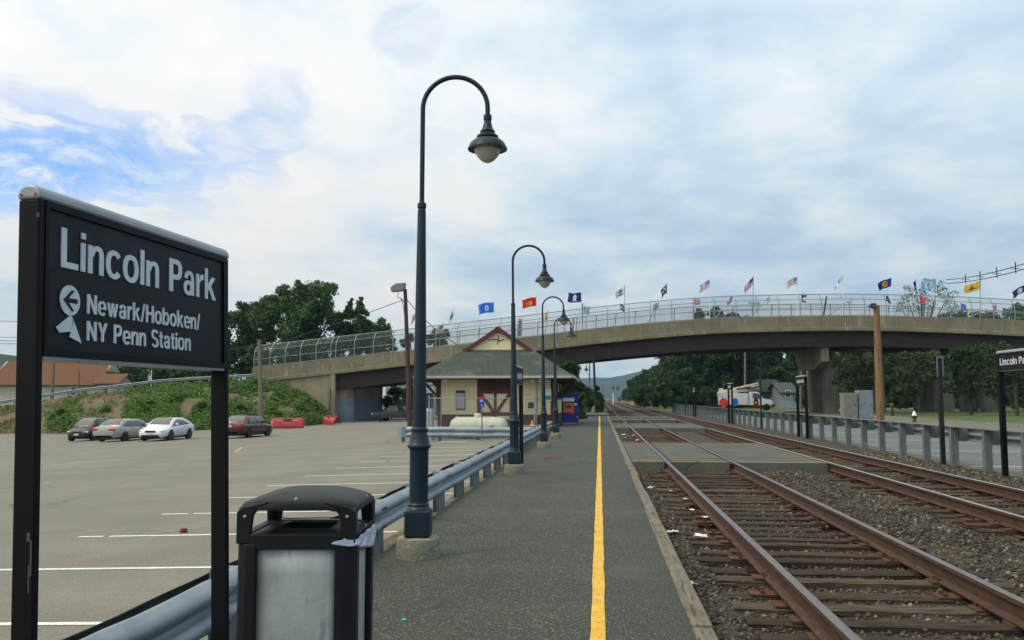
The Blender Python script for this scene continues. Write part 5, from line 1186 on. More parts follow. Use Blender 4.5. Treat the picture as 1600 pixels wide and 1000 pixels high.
FL = [('United States flag half hidden behind the nearest lamp post', 652, 482, -9, 14, 12, 'us', True), ('limp white and green flag left of the bright blue flag', 709.5, 478, -7, 15, 15, 'white_green'), ('small United States flag hanging low behind the station house roof', 692, 506, -11, 6, 11, 'us', True),
    ('bright blue flag with a small white emblem above the station house', 772, 471, -24, 3, 16, 'blue'), ('bright red flag with gold marks beside the second lamp post', 838, 463, -22, 4, 14, 'red'), ('small yellow flag behind the third lamp arm', 856, 486, -5, 3, 12, 'plain_yellow', True),
    ('navy flag with white anchor emblem right of the red flag', 908.5, 456, -21, 1, 15, 'navy'), ('small light blue flag just right of the navy anchor flag', 912, 477, 9, 2, 12, 'plain_sky', True), ('white flag with pale blue emblem and red band', 976, 447, -14, 8, 12, 'army'),
    ('small dark flag low beside the white emblem flag', 969, 473, 7, 5, 10, 'plain_black', True), ('limp black and white flag hanging steeply at mid bridge', 1042, 442, -9, 10, 14, 'black'), ('small faded pink flag low right of the black flag', 1029, 472, -9, 2, 9, 'plain_pink', True),
    ('pale United States flag, first of three in a row', 1109, 436, -17, 10, 12, 'uspale'), ('faded pink and white flag low behind the first pale United States flag', 1094, 465, -12, 1, 10, 'plain_pink', True), ('saturated United States flag in the middle of three', 1177, 432, -14, 15, 12, 'us'),
    ('small low United States flag left of the saturated one', 1144, 461, -8, 9, 9, 'us', True), ('pale United States flag, last of three in a row', 1246, 431, -18, 9, 11, 'uspale'), ('faint pale flag low between the second and third United States flags', 1203, 462, -6, 3, 9, 'plain_white', True),
    ('limp white flag with gold dot drooping from its pole', 1317, 430, -15, 18, 7, 'white'), ('small navy and white flag below the last pale United States flag', 1252, 459, 8, 1, 12, 'blackwhite', True), ('faint white flag low right of the limp white flag', 1331, 466, -6, 2, 7, 'plain_white', True),
    ('navy flag with gold round emblem left of the airy tree', 1393, 433, -21, 8, 13, 'navy_gold'), ('small dark navy flag hanging below the gold emblem flag', 1384, 460, 7, 6, 9, 'plain_navy', True), ('furled dark blue flag standing upright in front of the airy tree', 1431, 438, -4, 2, 14, 'plain_navy'),
    ('light blue flag with pale emblem in front of the airy tree', 1463, 434, -26, 6, 15, 'sky'), ('small bright red flag below the light blue flag', 1437, 462, 9, 2, 10, 'plain_red', True), ('yellow flag with brown marks right of the airy tree', 1532, 438, -25, 8, 13, 'yellow'),
    ('small bright blue flag low between the light blue and yellow flags', 1501, 472, 9, 5, 9, 'plain_blue', True), ('faint pink flag low right of the yellow flag', 1557, 474, -5, 3, 9, 'plain_pink', True), ('large dark navy flag cut off by the right picture edge', 1604, 443, -23, 12, 11, 'navy')]
for i, f_ in enumerate(FL): flag(*f_[:7], far_=(len(f_) > 7), seed=i + 1)
# banner and dark post on the fence
c = Wp(1179, 475.5, DB + .1); b = MB(); b.box((0, 0, 0), (1.35, .04, .50), M=Matrix.Translation(c) @ Matrix.Rotation(YAW, 4, 'Z')); tag(b.build('fence_banner', M['gutter']), 'small pale rectangular banner tied to the bridge fence under the middle flag', 'banner')
for px, y0, lab in ((1291.5, 463, 'dark blue post on the bridge fence below the limp white flag'), (910, 474, 'stout grey post on the bridge fence under the navy anchor flag'), (896, 497, 'short grey post on the bridge fence right of the fourth lamp')):
    c = Wp(px, y0, DB + 1.0); e_ = btop(px) + NH * 1.0; b = MB(); b.tube([e_, c], .09, 8); tag(b.build('fence_post', M['signblack'] if px > 1000 else M['galv_dark']), lab, 'post')
c = Wp(812, 512, DB + .5); b = MB(); b.prism([(-.3, -1.0), (.12, -1.0), (.3, 1.0), (-.12, 1.0)], 'y', -.05, .05, M=Matrix.Translation(c)); tag(b.build('fence_sign', M['galv_dark']), 'narrow blue grey board leaning on the bridge fence behind the second lamp', 'board')
# overhead cables top right with spacers
a1, c1 = Wp(1478, 437, 125), Wp(1680, 384, 80)
for dz in (0, -.55): cable(a1 + Vector((0, 0, dz)), c1 + Vector((0, 0, dz)), .6, .05, 'black cable of the spaced pair rising to the upper right edge')
b = MB()
sp_ = sag(a1, c1, .6, 14)
for q_, i in enumerate((3, 5, 7, 9, 11)):
    b = MB(); b.tube([sp_[i] + Vector((0, 0, .5)), sp_[i] - Vector((0, 0, .75))], .06, 6); b.bar(sp_[i] + Vector((-.5, 0, -.25)), sp_[i] + Vector((.5, 0, -.25)), .06, .06)
    tag(b.build('cable_spacer', M['wire']), ('lowest', 'second lowest', 'middle', 'second highest', 'highest')[q_] + ' of the spacers clipped on the rising cable pair', 'cable spacer', 'spacers on the cable pair')
for y0, y1, lab in ((495, 500, 'highest thin cable left of the big station sign'), (522, 524, 'second thin cable left of the big station sign'), (529, 529, 'third thin cable left of the big station sign'), (536, 533, 'lowest thin cable left of the big station sign')):
    cable(Wp(-900, y0 - 16, 90), Wp(330, y1 + 8, 128), .15, .03, lab)
# ================================================================ VEHICLES
def wheel(parent, x, y, r_, w_=.20):
    s_ = 1 if y > 0 else -1
    b = MB(); b.lathe([(r_ * .62, -w_ / 2), (r_ * .93, -w_ / 2), (r_, -w_ * .35), (r_, w_ * .35), (r_ * .93, w_ / 2), (r_ * .62, w_ / 2)], n=24, M=Matrix.Translation((x, y, r_)) @ Matrix.Rotation(R(90), 4, 'X'))
    o = b.build('wheel', M['tyre'], parent)
    b = MB(); yy = y + s_ * w_ * .36
    b.lathe([(0, .02), (r_ * .18, .02), (r_ * .2, .0), (r_ * .56, .0), (r_ * .64, .03)], n=20, M=Matrix.Translation((x, yy, r_)) @ Matrix.Rotation(R(-90 * s_), 4, 'X'))
    for k in range(5):
        a = R(72 * k); b.box((x + math.cos(a) * r_ * .4, yy + s_ * .012, r_ + math.sin(a) * r_ * .4), (.03 + abs(math.cos(a)) * r_ * .38, .02, .03 + abs(math.sin(a)) * r_ * .38))
    b.build('rim', M['rim'], o)
def loft(b, secs, mi=0, cap=True):
    k = len(secs[0])
    base = len(b.v)
    for s_ in secs: b.v += [Vector(p) for p in s_]
    for i in range(len(secs) - 1):
        for j in range(k - 1): b.f.append([base + i * k + j, base + i * k + j + 1, base + (i + 1) * k + j + 1, base + (i + 1) * k + j]); b.mi.append(mi); b.sm.append(True)
    if cap:
        b.f.append([base + j for j in range(k)]); b.f.append([base + (len(secs) - 1) * k + j for j in range(k)][::-1]); b.mi += [mi, mi]; b.sm += [False, False]
def car(label, loc, rz, paint_, L_, W, st, cabin, wb, r_=.31, two_door=False, front=True, plate_f=True, group='cars in the parking lot'):
    """st: (x, z bottom, z top, half width); cabin: (x rear base, x rear roof, x front roof, x front base, belt z rear, belt z front, roof z)"""
    t = empty('parked_car', label, 'car', loc, (0, 0, rz), group)
    secs = []
    for x, zb, zt, h in st:
        L2 = [(x, -h * .80, zb), (x, -h * .97, zb + (zt - zb) * .22), (x, -h, zb + (zt - zb) * .55), (x, -h * .975, zb + (zt - zb) * .80), (x, -h * .90, zt - .03), (x, -h * .74, zt), (x, 0, zt + .018)]
        secs.append(L2 + [(p[0], -p[1], p[2]) for p in L2[-2::-1]])
    b = MB(); loft(b, secs); body = b.build('body', M[paint_], t, sharp=50)
    xr0, xr1, xf1, xf0, zbr, zbf, zr = cabin; hb = W / 2 - .09; hr = W / 2 - .26
    def sec(x, zb, zt, h0, h1): L2 = [(x, -h0, zb - .06), (x, -h0 * .4 - h1 * .6, zb + (zt - zb) * .55), (x, -h1, zt - .04), (x, -h1 * .82, zt), (x, 0, zt + .012)]; return L2 + [(p[0], -p[1], p[2]) for p in L2[-2::-1]]
    n = 14; cs = []
    xs_ = np.linspace(xr0, xf0, n)
    for x in xs_:
        zb = zbr + (zbf - zbr) * (x - xr0) / (xf0 - xr0)
        if x < xr1: q = (x - xr0) / (xr1 - xr0); zt = zb + .02 + (zr - zb) * math.sin(q * math.pi / 2) ** .9
        elif x > xf1: q = (xf0 - x) / (xf0 - xf1); zt = zb + .02 + (zr - zb) * math.sin(q * math.pi / 2) ** .95
        else: zt = zr + .02 * math.sin(math.pi * (x - xr1) / (xf1 - xr1))
        f_ = min(1, max(0, (zt - zb) / (zr - zb))); cs.append(sec(x, zb, zt, hb, hb + (hr - hb) * f_))
    b = MB(); loft(b, cs); b.build('cabin', M[paint_], t, sharp=60)
    # glass: side windows sit a few mm proud of the cabin sides
    def side_pt(x, k, s_):                                  # k 0 at belt .. 1 at roof edge
        zb = zbr + (zbf - zbr) * (x - xr0) / (xf0 - xr0); return Vector((x, s_ * (hb + (hr - hb) * k * .92 + .012 + .05 * math.sin(math.pi * min(1, k)) * .4), zb + .02 + (zr - zb - .10) * k))
    xm = (xr1 + xf1) / 2 + (.05 if not two_door else -.10)
    xa, xb_ = xr0 + (xr1 - xr0) * .42, xf0 - (xf0 - xf1) * .16
    for s_ in (-1, 1):
        for poly in ([(xa, 0), (xm - .05, 0), (xm - .05, 1), (xr1 + .10, 1)], [(xm + .03, 0), (xb_, 0), (xf1 - .02, 1), (xm + .03, 1)]):
            b = MB(); b.grid(lambda u, v: side_pt((poly[0][0] * (1 - u) + poly[1][0] * u) * (1 - v) + (poly[3][0] * (1 - u) + poly[2][0] * u) * v, v, s_), 4, 5)
            o = b.build('side_window', M['glass'], t)
    for x0, x1, nm in ((xf0 - .03, xf1 + .02, 'windscreen'), (xr0 + .03, xr1 - .02, 'rear_window')):
        dir_ = 1 if nm == 'windscreen' else -1
        b = MB()
        def fn(u, v):
            x = x0 + (x1 - x0) * (.06 + .88 * v); zb = zbr + (zbf - zbr) * (x - xr0) / (xf0 - xr0)
            q = (xf0 - x) / (xf0 - xf1) if dir_ > 0 else (x - xr0) / (xr1 - xr0)
            q = min(1, max(0, q)); zt = zb + .02 + (zr - zb) * math.sin(q * math.pi / 2) ** (.95 if dir_ > 0 else .9)
            h1 = (hb + (hr - hb) * min(1, (zt - zb) / (zr - zb))) * .84
            return (x + dir_ * .012, h1 * (u * 2 - 1), zt + .014 + .012 * (1 - abs(u * 2 - 1)))
        b.grid(fn, 8, 8); b.build(nm, M['glass'], t)
    for sx in (-1, 1):
        for sy in (-1, 1):
            x = sx * wb / 2 + .02; wheel(t, x, sy * (W / 2 - .105), r_)
            b = MB(); b.lathe([(r_ * 1.10, -.004), (r_ * 1.10, .004)], n=20, M=Matrix.Translation((x, sy * (W / 2 - .002), r_ + .02)) @ Matrix.Rotation(R(90), 4, 'X')); b.build('wheel_arch', M['trimblack'], t)
    xf, xb0 = st[-1][0], st[0][0]
    for s_ in (-1, 1):
        b = MB(); b.prism([(xf - .42, .60), (xf - .08, .56), (xf - .02, .66), (xf - .36, .76)], 'y', s_ * (W / 2 - .42), s_ * (W / 2 - .12)); b.build('headlamp', M['headl'], t, bevel=.03)
        b = MB(); b.box((xb0 + .06, s_ * (W / 2 - .30), .80), (.14, .40, .15)); b.build('tail_lamp', M['taill'], t, bevel=.025)
        b = MB(); b.box((xf1 + (xf0 - xf1) * .45, s_ * (W / 2 + .04), (zbf + .12)), (.12, .20, .13)); b.build('door_mirror', M[paint_], t, bevel=.03)
        b = MB(); b.box((xm - .30, s_ * (W / 2 - .002), zbr - .12), (.18, .022, .03)); 
        if not two_door: b.box((xm + .55, s_ * (W / 2 - .002), zbr - .12), (.18, .022, .03))
        b.build('door_handle', M['trimblack'], t)
    b = MB(); b.box((xf - .01, 0, .62), (.05, .70, .13)); b.box((xf + .0, 0, .36), (.05, 1.15, .10)); b.build('grille', M['trimblack'], t, bevel=.02)
    b = MB(); b.box((xf + .03, 0, .47), (.02, .34, .13)); b.box((xb0 - .015, 0, .80), (.02, .34, .14)); b.build_each('licence_plate', M['plate_y'], t)
    b = MB(); b.box((0, 0, .24), (L_ * .86, W * .86, .16)); b.build('underbody', M['trimblack'], t)
    return t
def sedan_st(L_, W, hood=.92, deck=1.0, zb=.22):
    a = L_ / 2; h = W / 2
    return [(-a, .42, deck - .16, h * .80), (-a + .06, .34, deck - .04, h * .90), (-a + .35, zb, deck, h * .97), (-a + 1.2, zb, deck - .01, h), (0, zb - .02, deck - .04, h), (a - 1.4, zb, hood + .01, h), (a - .7, zb, hood - .06, h * .985), (a - .25, zb + .01, hood - .16, h * .93), (a - .05, .28, hood - .24, h * .80), (a, .36, hood - .32, h * .70)]
def carpos(px, py): return GL(px, py)
p = carpos(119, 690); car('black hatchback facing the camera, leftmost of the parked cars', (p.x, p.y + 2.0, p.z), R(-90), 'p_black', 4.0, 1.72,
    [(-2.0, .40, .90, .70), (-1.92, .30, .98, .80), (-1.6, .22, 1.0, .85), (0, .20, .98, .86), (.7, .22, .96, .86), (1.3, .22, .90, .84), (1.75, .23, .80, .78), (1.95, .28, .68, .66), (2.0, .36, .60, .58)], (-1.92, -1.45, .25, 1.30, .98, .93, 1.52), 2.5)
p = carpos(166, 691); car('silver sedan with its red tail lamps towards the camera, between the black and white cars', (p.x, p.y + 2.35, p.z), R(84), 'p_silver', 4.76, 1.78, sedan_st(4.76, 1.78, .94, 1.0), (-1.75, -.95, .45, 1.35, .99, .95, 1.42), 2.67)
p = carpos(232, 690); car('white two door coupe facing the camera', (p.x, p.y + 2.4, p.z), R(-88), 'p_white', 4.8, 1.84, sedan_st(4.8, 1.84, .90, 1.02), (-2.0, -.75, .25, 1.25, 1.0, .93, 1.42), 2.74, .34, True)
p = carpos(366, 685); car('dark maroon sedan parked facing away behind the big station sign', (p.x, p.y + 2.0, p.z), R(86), 'p_maroon', 4.9, 1.80, sedan_st(4.9, 1.80, .90, .98), (-1.8, -1.0, .45, 1.4, .97, .94, 1.40), 2.75)
# pickup under the bridge
p = GL(618, 659); t = empty('pickup_truck', 'black pickup truck parked in the shade under the bridge', 'pickup truck', (p.x, p.y + .8, p.z), (0, 0, R(172)))
b = MB(); loft(b, [[(x, -h, zb), (x, -h, zb + (zt - zb) * .6), (x, -h * .93, zt), (x, h * .93, zt), (x, h, zb + (zt - zb) * .6), (x, h, zb)] for x, zb, zt, h in ((-2.7, .5, 1.05, .85), (-2.6, .4, 1.1, .92), (1.2, .38, 1.1, .95), (2.3, .4, 1.02, .93), (2.65, .5, .9, .82))]); b.build('body', M['trimblack'], t)
b = MB(); b.prism([(-.55, 1.05), (1.3, 1.05), (.65, 1.72), (-.35, 1.72)], 'y', -.80, .80); b.build('cabin', M['trimblack'], t, bevel=.06)
b = MB()
for s_ in (-1, 1): b.prism([(-.40, 1.12), (1.05, 1.12), (.58, 1.62), (-.28, 1.62)], 'y', s_ * .802, s_ * .812)
b.build_each('side_window', M['glass'], t)
for x in (-1.7, 1.65):
    for y in (-.82, .82): wheel(t, x, y, .39, .26)
for s_ in (-1, 1): b = MB(); b.box((2.6, s_ * .68, .86), (.1, .34, .16)); b.build('headlamp', M['headl'], t)
# snow ploughs
def plough(label, loc, rz, w_):
    t = empty('snow_plough', label, 'snow plough', loc, (0, 0, rz), 'snow plough blades left by the bank')
    b = MB(); b.grid(lambda u, v: (-w_ / 2 + w_ * u, -.28 * math.cos(v * 2.2 - .2), .02 + .92 * v), 12, 10); o = b.build('blade', M['p_red'], t); s_ = o.modifiers.new('solid', 'SOLIDIFY'); s_.thickness = .04
    b = MB()
    for x in np.linspace(-w_ / 2 + .1, w_ / 2 - .1, 6): b.prism([(.0, .05), (.12, .3), (.15, .6), (.05, .9), (-.05, .9), (-.05, .05)], 'x', x - .02, x + .02)
    b.build('rib', M['p_red'], t)
    b = MB(); b.bar((-.5, .2, .35), (0, 1.1, .4), .10, .10); b.bar((.5, .2, .35), (0, 1.1, .4), .10, .10); b.bar((-.6, .25, .7), (.6, .25, .7), .10, .10); b.bar((0, .3, .7), (0, .9, 1.15), .10, .10); b.box((0, .15, .50), (.65, .5, .75)); b.box((0, .9, .5), (.5, .35, .7)); b.build('mounting_frame', M['dkgrey'], t)
    b = MB()
    for x in (-.75, .75): b.box((x, -.29, .74), (.34, .02, .16))
    b.build_each('worn_patch', M['gutter'], t)
    return t
p = GL(449, 669.5); plough('wide red snow plough blade standing at the foot of the weedy bank', (p.x, p.y, p.z), R(17), 2.9)
p = GL(516, 664); plough('red snow plough seen from its side with black frame beside the bridge abutment', (p.x, p.y, p.z), R(-48), 2.6)
# ---- bucket truck
p = Wp(1172, 644, 119.5); t = empty('bucket_truck', 'white utility bucket truck with folded boom, parked on the road beyond the bridge', 'utility truck', (p.x - .2, p.y, -.22), (0, 0, R(-8)))
t.scale = (1, 1, 1)
b = MB(); b.box((-1.0, 0, .62), (7.0, .9, .25)); b.build('chassis', M['trimblack'], t)
b = MB(); b.box((-1.95, 0, 1.55), (3.9, 2.2, 1.55)); b.box((-3.55, 0, 2.3), (.9, 2.2, .35)); bd = b.build('utility_body', M['p_truck'], t, bevel=.03)
for x in (-3.35, -2.55, -1.75, -.75):
    b = MB(); b.box((x, -1.11, 1.5), (.70 if x != -.75 else 1.0, .03, 1.15)); dr = b.build('locker_door', M['p_truck'], bd, bevel=.01)
    # surface mark
b = MB(); b.box((-2.55, -1.13, 1.95), (.30, .01, .22)); b.box((-3.4, -1.13, 1.9), (.16, .01, .18)); b.box((-.95, -1.13, 2.0), (.10, .01, .10)); b.build('locker_latch', M['dkgrey'], bd)
b = MB(); b.lathe([(.0, .012), (.42, .012), (.40, 0)], n=16, M=Matrix.Translation((-1.75, -1.128, 1.25)) @ Matrix.Rotation(R(90), 4, 'X')); b.box((-1.75, -1.128, .85), (.6, .02, .45)); b.build('blue_graphic', FM['blue'], bd)
b = MB(); loft(b, [[(x, -h, .75), (x, -h, zt * .6), (x, -h * .9, zt), (x, h * .9, zt), (x, h, zt * .6), (x, h, .75)] for x, zt, h in ((.1, 2.55, 1.05), (1.15, 2.55, 1.05), (1.3, 2.48, 1.03), (1.95, 1.62, 1.03), (2.9, 1.48, .98), (3.15, 1.30, .90), (3.22, 1.0, .85))]); cb = b.build('cab', M['p_truck'], t, sharp=50)
b = MB(); b.prism([(.55, 1.65), (1.75, 1.60), (1.28, 2.32), (.55, 2.34)], 'y', -1.06, -1.045); b.prism([(.55, 1.65), (1.75, 1.60), (1.28, 2.32), (.55, 2.34)], 'y', 1.045, 1.06); b.build('side_window', M['glass'], cb)
b = MB(); b.add([(1.96, -.86, 1.66), (1.96, .86, 1.66), (1.36, .82, 2.42), (1.36, -.82, 2.42)], [(0, 1, 2, 3)]); b.build('windscreen', M['glass'], cb, fix=False)
b = MB(); b.box((3.2, 0, .72), (.35, 2.0, .36)); b.build('bumper', M['dkgrey'], t, bevel=.03)
b = MB(); b.box((3.21, 0, 1.15), (.06, 1.0, .25)); b.build('grille', M['trimblack'], cb)
for s_ in (-1, 1): b = MB(); b.box((3.12, s_ * .72, 1.2), (.2, .34, .2)); b.build('headlamp', M['headl'], cb, bevel=.02)
b = MB(); b.box((.95, -1.065, 1.05), (.65, .02, .55)); b.lathe([(0, .012), (.24, .010), (.24, 0)], n=14, M=Matrix.Translation((.95, -1.07, 1.45)) @ Matrix.Rotation(R(90), 4, 'X')); b.build('dark_graphic', [FM['black']], cb)
b = MB(); b.box((.95, -1.08, 1.10), (.32, .02, .22)); b.build('yellow_graphic', FM['yellow'], cb)
b = MB(); b.box((.95, -1.067, .70), (.7, .012, .16)); b.build('red_graphic', FM['red'], cb)
for x in (-2.6, 2.3):
    for y in (-.95, .95): wheel(t, x, y, .47, .30)
b = MB(); b.bar((-3.6, 0, 2.45), (1.35, 0, 3.55), .42, .50); b.build('upper_boom', M['offwhite'], t, bevel=.03)
b = MB(); b.bar((-3.4, .15, 2.35), (1.6, .15, 2.95), .34, .30); b.build('lower_boom', M['offwhite'], t, bevel=.03)
b = MB(); b.bar((-1.5, -.24, 2.85), (.4, -.24, 3.22), .02, .16); b.box((1.0, -.23, 3.45), (.16, .03, .16)); b.build('boom_marking', M['trimblack'], t)
b = MB(); b.box((.75, .1, 2.78), (1.6, .9, .14)); b.build('bucket_rest', M['polewood'], t)
b = MB(); b.box((-3.55, .1, 2.75), (.6, .6, .5)); b.build('turret', M['offwhite'], t, bevel=.03)
# ================================================================ HOUSES
def gable_house(label, px0, px1, ybase, yeave, yridge, dist, depth, wallm, roofm, wins, ridge_inset=0, rot=0, zbase=None):
    a, c = Wp(px0, ybase, dist), Wp(px1, ybase, dist); w_ = (c - a).length; z0 = a.z if zbase is None else zbase
    ze, zr = Wp(px0, yeave, dist).z - z0, Wp(px0, yridge, dist).z - z0
    t = empty('house', label, 'house', ((a.x + c.x) / 2, (a.y + c.y) / 2, z0), (0, 0, YAW + rot))
    b = MB(); b.box((0, depth / 2, ze / 2 - .5), (w_, depth, ze + 1)); 
    for s_ in (-1, 1): b.prism([(0, ze), (depth, ze), (depth / 2, zr - .05)], 'x', s_ * w_ / 2, s_ * (w_ / 2 - .2))
    b.build('wall', wallm, t)
    b = MB(); o = .45
    sl = (zr - ze) / (depth / 2)
    b.add([(-w_ / 2 - o, -o, ze - o * sl), (w_ / 2 + o, -o, ze - o * sl), (w_ / 2 + o - ridge_inset, depth / 2, zr), (-w_ / 2 - o + ridge_inset, depth / 2, zr), (w_ / 2 + o, depth + o, ze - o * sl), (-w_ / 2 - o, depth + o, ze - o * sl)], [(0, 1, 2, 3), (3, 2, 4, 5)])
    if ridge_inset: b.add([(w_ / 2 + o, -o, ze - o * sl), (w_ / 2 + o, depth + o, ze - o * sl), (w_ / 2 + o - ridge_inset, depth / 2, zr)], [(0, 1, 2)])
    q = b.build('roof', roofm, t, fix=False); s_ = q.modifiers.new('solid', 'SOLIDIFY'); s_.thickness = .15
    for x, z, ww, hh in wins:
        b = MB(); b.box((x, -.02, z), (ww + .2, .08, hh + .2)); f_ = b.build('window', M['white'], t); b = MB(); b.box((x, -.05, z), (ww, .06, hh)); b.build('pane', M['window'], f_)
    return t
k = 125 / F
gable_house('cream house with a big orange brown roof behind the left embankment', -22, 152, 640, 598, 562, 125, 9, M['house_wall'], M['roof_orange'], [(-9 + .8, 2.6, .8, 1.7), (-.8, 2.6, .8, 1.7), (4.4, 2.6, .7, 1.1)], ridge_inset=.8)
gable_house('low cream wing with orange roof at the right end of the big house', 150, 181, 640, 597, 583, 124, 5.5, M['house_wall'], M['roof_orange'], [(-.1, 2.6, .6, .7)])
p = Wp(81, 630, 112); b = MB(); b.tube([p - Vector((0, 0, 1.5)), p + Vector((0, 0, 6.6))], [.22, .17], 10); tag(b.build('utility_pole', M['poleweather']), 'grey timber utility pole in front of the orange roofed house', 'utility pole')
p = Wp(122, 618, 112); b = MB(); b.tube([p - Vector((0, 0, 1.5)), p + Vector((0, 0, 3.0))], [.13, .11], 8); tag(b.build('yellow_marker_post', M['polewood']), 'short timber marker post with pale top in front of the orange roofed house', 'post')
p = Wp(236, 604, 103); t = empty('flag', 'small United States flag on a white pole beside the climbing guard rail', 'flag', p)
b = MB(); b.tube([(0, 0, -.5), (0, 0, 1.9)], .05, 8); b.build('flag_pole', M['white'], t); b = MB(); b.grid(lambda u, v: (-.05 - .35 * u - .05 * math.sin(v * 6), -.06 * math.sin(u * 7), 1.75 - v * .9 - .35 * u), 10, 13, mi=us); b.build('flag_cloth', [FM['stripe'], FM['white'], FM['canton']], t, fix=False)
# timber pole at the foot of the bank
p = GL(409, 672); topp = Wp(405, 531, p.dot(NH)); b = MB(); b.tube([p - Vector((0, 0, 1)), p.lerp(topp, .5), topp], [.20, .17, .15], 10); tag(b.build('utility_pole', M['poleweather']), 'brown timber pole on the weedy bank in front of the bridge end', 'utility pole')
cable(topp - Vector((0, 0, .3)), Wp(330, 548, 90), .2, .025, 'thin cable from the bank pole to the left')
# houses on the right beyond the truck
gable_house('blue grey house with gable beyond the truck', 1222, 1246, 645, 612, 597, 150, 8, M['blue_house'], M['dkgrey'], [(-.2, 3.2, .7, 1.0)])
gable_house('dark garage with low grey green roof left of the blue grey house', 1188, 1222, 645, 610, 592, 156, 9, M['dkgrey'], M['shingle'], [(1.2, 1.6, 2.2, 2.2)])
p = Wp(1085, 634, 150); b = MB(); b.box((p.x + 5.5, p.y, p.z + .8), (3.0, 2.4, 1.6)); b.prism([(p.y - 1.4, p.z + 1.6), (p.y + 1.4, p.z + 1.6), (p.y, p.z + 2.4)], 'x', p.x + 3.9, p.x + 7.1); tag(b.build('garden_shed', M['gutter']), 'small pale shed behind the red stop sign', 'shed')
for px, yt, d_, w, lab in ((1164, 548, 150, .2, 'grey utility pole among the trees behind the bucket truck'), (1251, 540, 128, .2, 'grey utility pole right of the blue grey house'), (1262, 540, 122, .22, 'second grey utility pole just right of the first near the blue grey house'), (1130, 640, 140, .08, 'short pale lamp pole behind the stop sign')):
    a = Wp(px, 640, d_); c = Wp(px, yt - 40, d_); b = MB(); b.tube([a - Vector((0, 0, 1)), c], [w, w * .8], 8); tag(b.build('utility_pole', M['poleweather']), lab, 'utility pole')
# slim trunks of small trees and posts on the lawn are part of the trees below
# ================================================================ TREES AND PLANTS
def leaf_cloud(name, lobes, n, size, m, seed, flat=.6, inner=.25):
    """many small leaf faces spread through the crown's lobes"""
    rr_ = random.Random(seed + 5); sub_ = []
    for x, y, z, q in lobes:
        for _ in range(7):
            d_ = Vector((rr_.gauss(0, 1), rr_.gauss(0, 1), rr_.gauss(.2, 1))).normalized(); s_ = rr_.uniform(.22, .48); sub_.append((x + d_.x * q * .85, y + d_.y * q * .85, z + d_.z * q * .80, q * s_))
    lobes = [(x, y, z, q * .85) for x, y, z, q in lobes] + sub_
    rg = np.random.default_rng(seed); lob = np.array(lobes, float); vol = lob[:, 3] ** 1.7; pick = rg.choice(len(lob), n, p=vol / vol.sum())
    d = rg.normal(size=(n, 3)); d /= np.linalg.norm(d, axis=1)[:, None]
    rad = np.where(rg.random(n) < inner, rg.random(n) ** .5, 1 - .30 * rg.random(n) ** 1.4 + .20 * rg.normal(size=n))
    c = lob[pick, :3] + d * (lob[pick, 3] * rad)[:, None] * np.array([1, 1, .86])
    nrm = d * .7 + np.array([0, 0, .5]) + rg.normal(0, .55, (n, 3)); nrm /= np.linalg.norm(nrm, axis=1)[:, None]
    a = np.cross(nrm, rg.normal(size=(n, 3))); a /= np.linalg.norm(a, axis=1)[:, None]; b_ = np.cross(nrm, a)
    s = size * rg.uniform(.6, 1.4, n)[:, None]
    v = np.stack([c - a * s, c - b_ * s * flat + nrm * s * .12, c + a * s, c + b_ * s * flat + nrm * s * .12], 1).reshape(-1, 3)
    me = bpy.data.meshes.new(name); me.vertices.add(4 * n); me.vertices.foreach_set('co', v.reshape(-1)); me.loops.add(4 * n); me.loops.foreach_set('vertex_index', np.arange(4 * n)); me.polygons.add(n)
    me.polygons.foreach_set('loop_start', np.arange(n) * 4); me.polygons.foreach_set('loop_total', np.full(n, 4)); me.update(); me.validate(); me.materials.append(m); return me
def crown_lobes(seed, w, h, z0, n, up=1.0):
    r = random.Random(seed); o = []
    for i in range(n):
        k = r.random(); zf = .12 + .80 * k; a = r.uniform(0, 6.283); prof = math.sin(math.pi * min(1, (zf * .86 + .13))) ** .7
        rr = w / 2 * prof * r.uniform(.35, .85); sz = w * r.uniform(.13, .22) * (1.1 - .35 * zf)
        o.append((rr * math.cos(a), rr * math.sin(a), z0 + (h - z0) * zf, sz))
    return o + [(0, 0, z0 + (h - z0) * .45, w * .24), (0, 0, z0 + (h - z0) * .75, w * .17)]
def trunk_mesh(seed, h, w, z0, r0):
    r = random.Random(seed); b = MB(); b.tube([(0, 0, -1.0), (r.uniform(-.2, .2), 0, z0 * .6), (r.uniform(-.3, .3), .1, z0), (0, 0, h * .7), (.1, 0, h * .9)], [r0 * 1.25, r0, r0 * .85, r0 * .4, r0 * .1], 8)
    for i in range(7):
        a = r.uniform(0, 6.28); za = z0 * r.uniform(.7, 1.0) + (h - z0) * r.uniform(0, .4); q = w * r.uniform(.22, .40); b.tube([(0, 0, za), (math.cos(a) * q * .5, math.sin(a) * q * .5, za + h * .10), (math.cos(a) * q, math.sin(a) * q, za + h * .22)], [r0 * .4, r0 * .28, r0 * .08], 6)
    return b
PROTO = {}
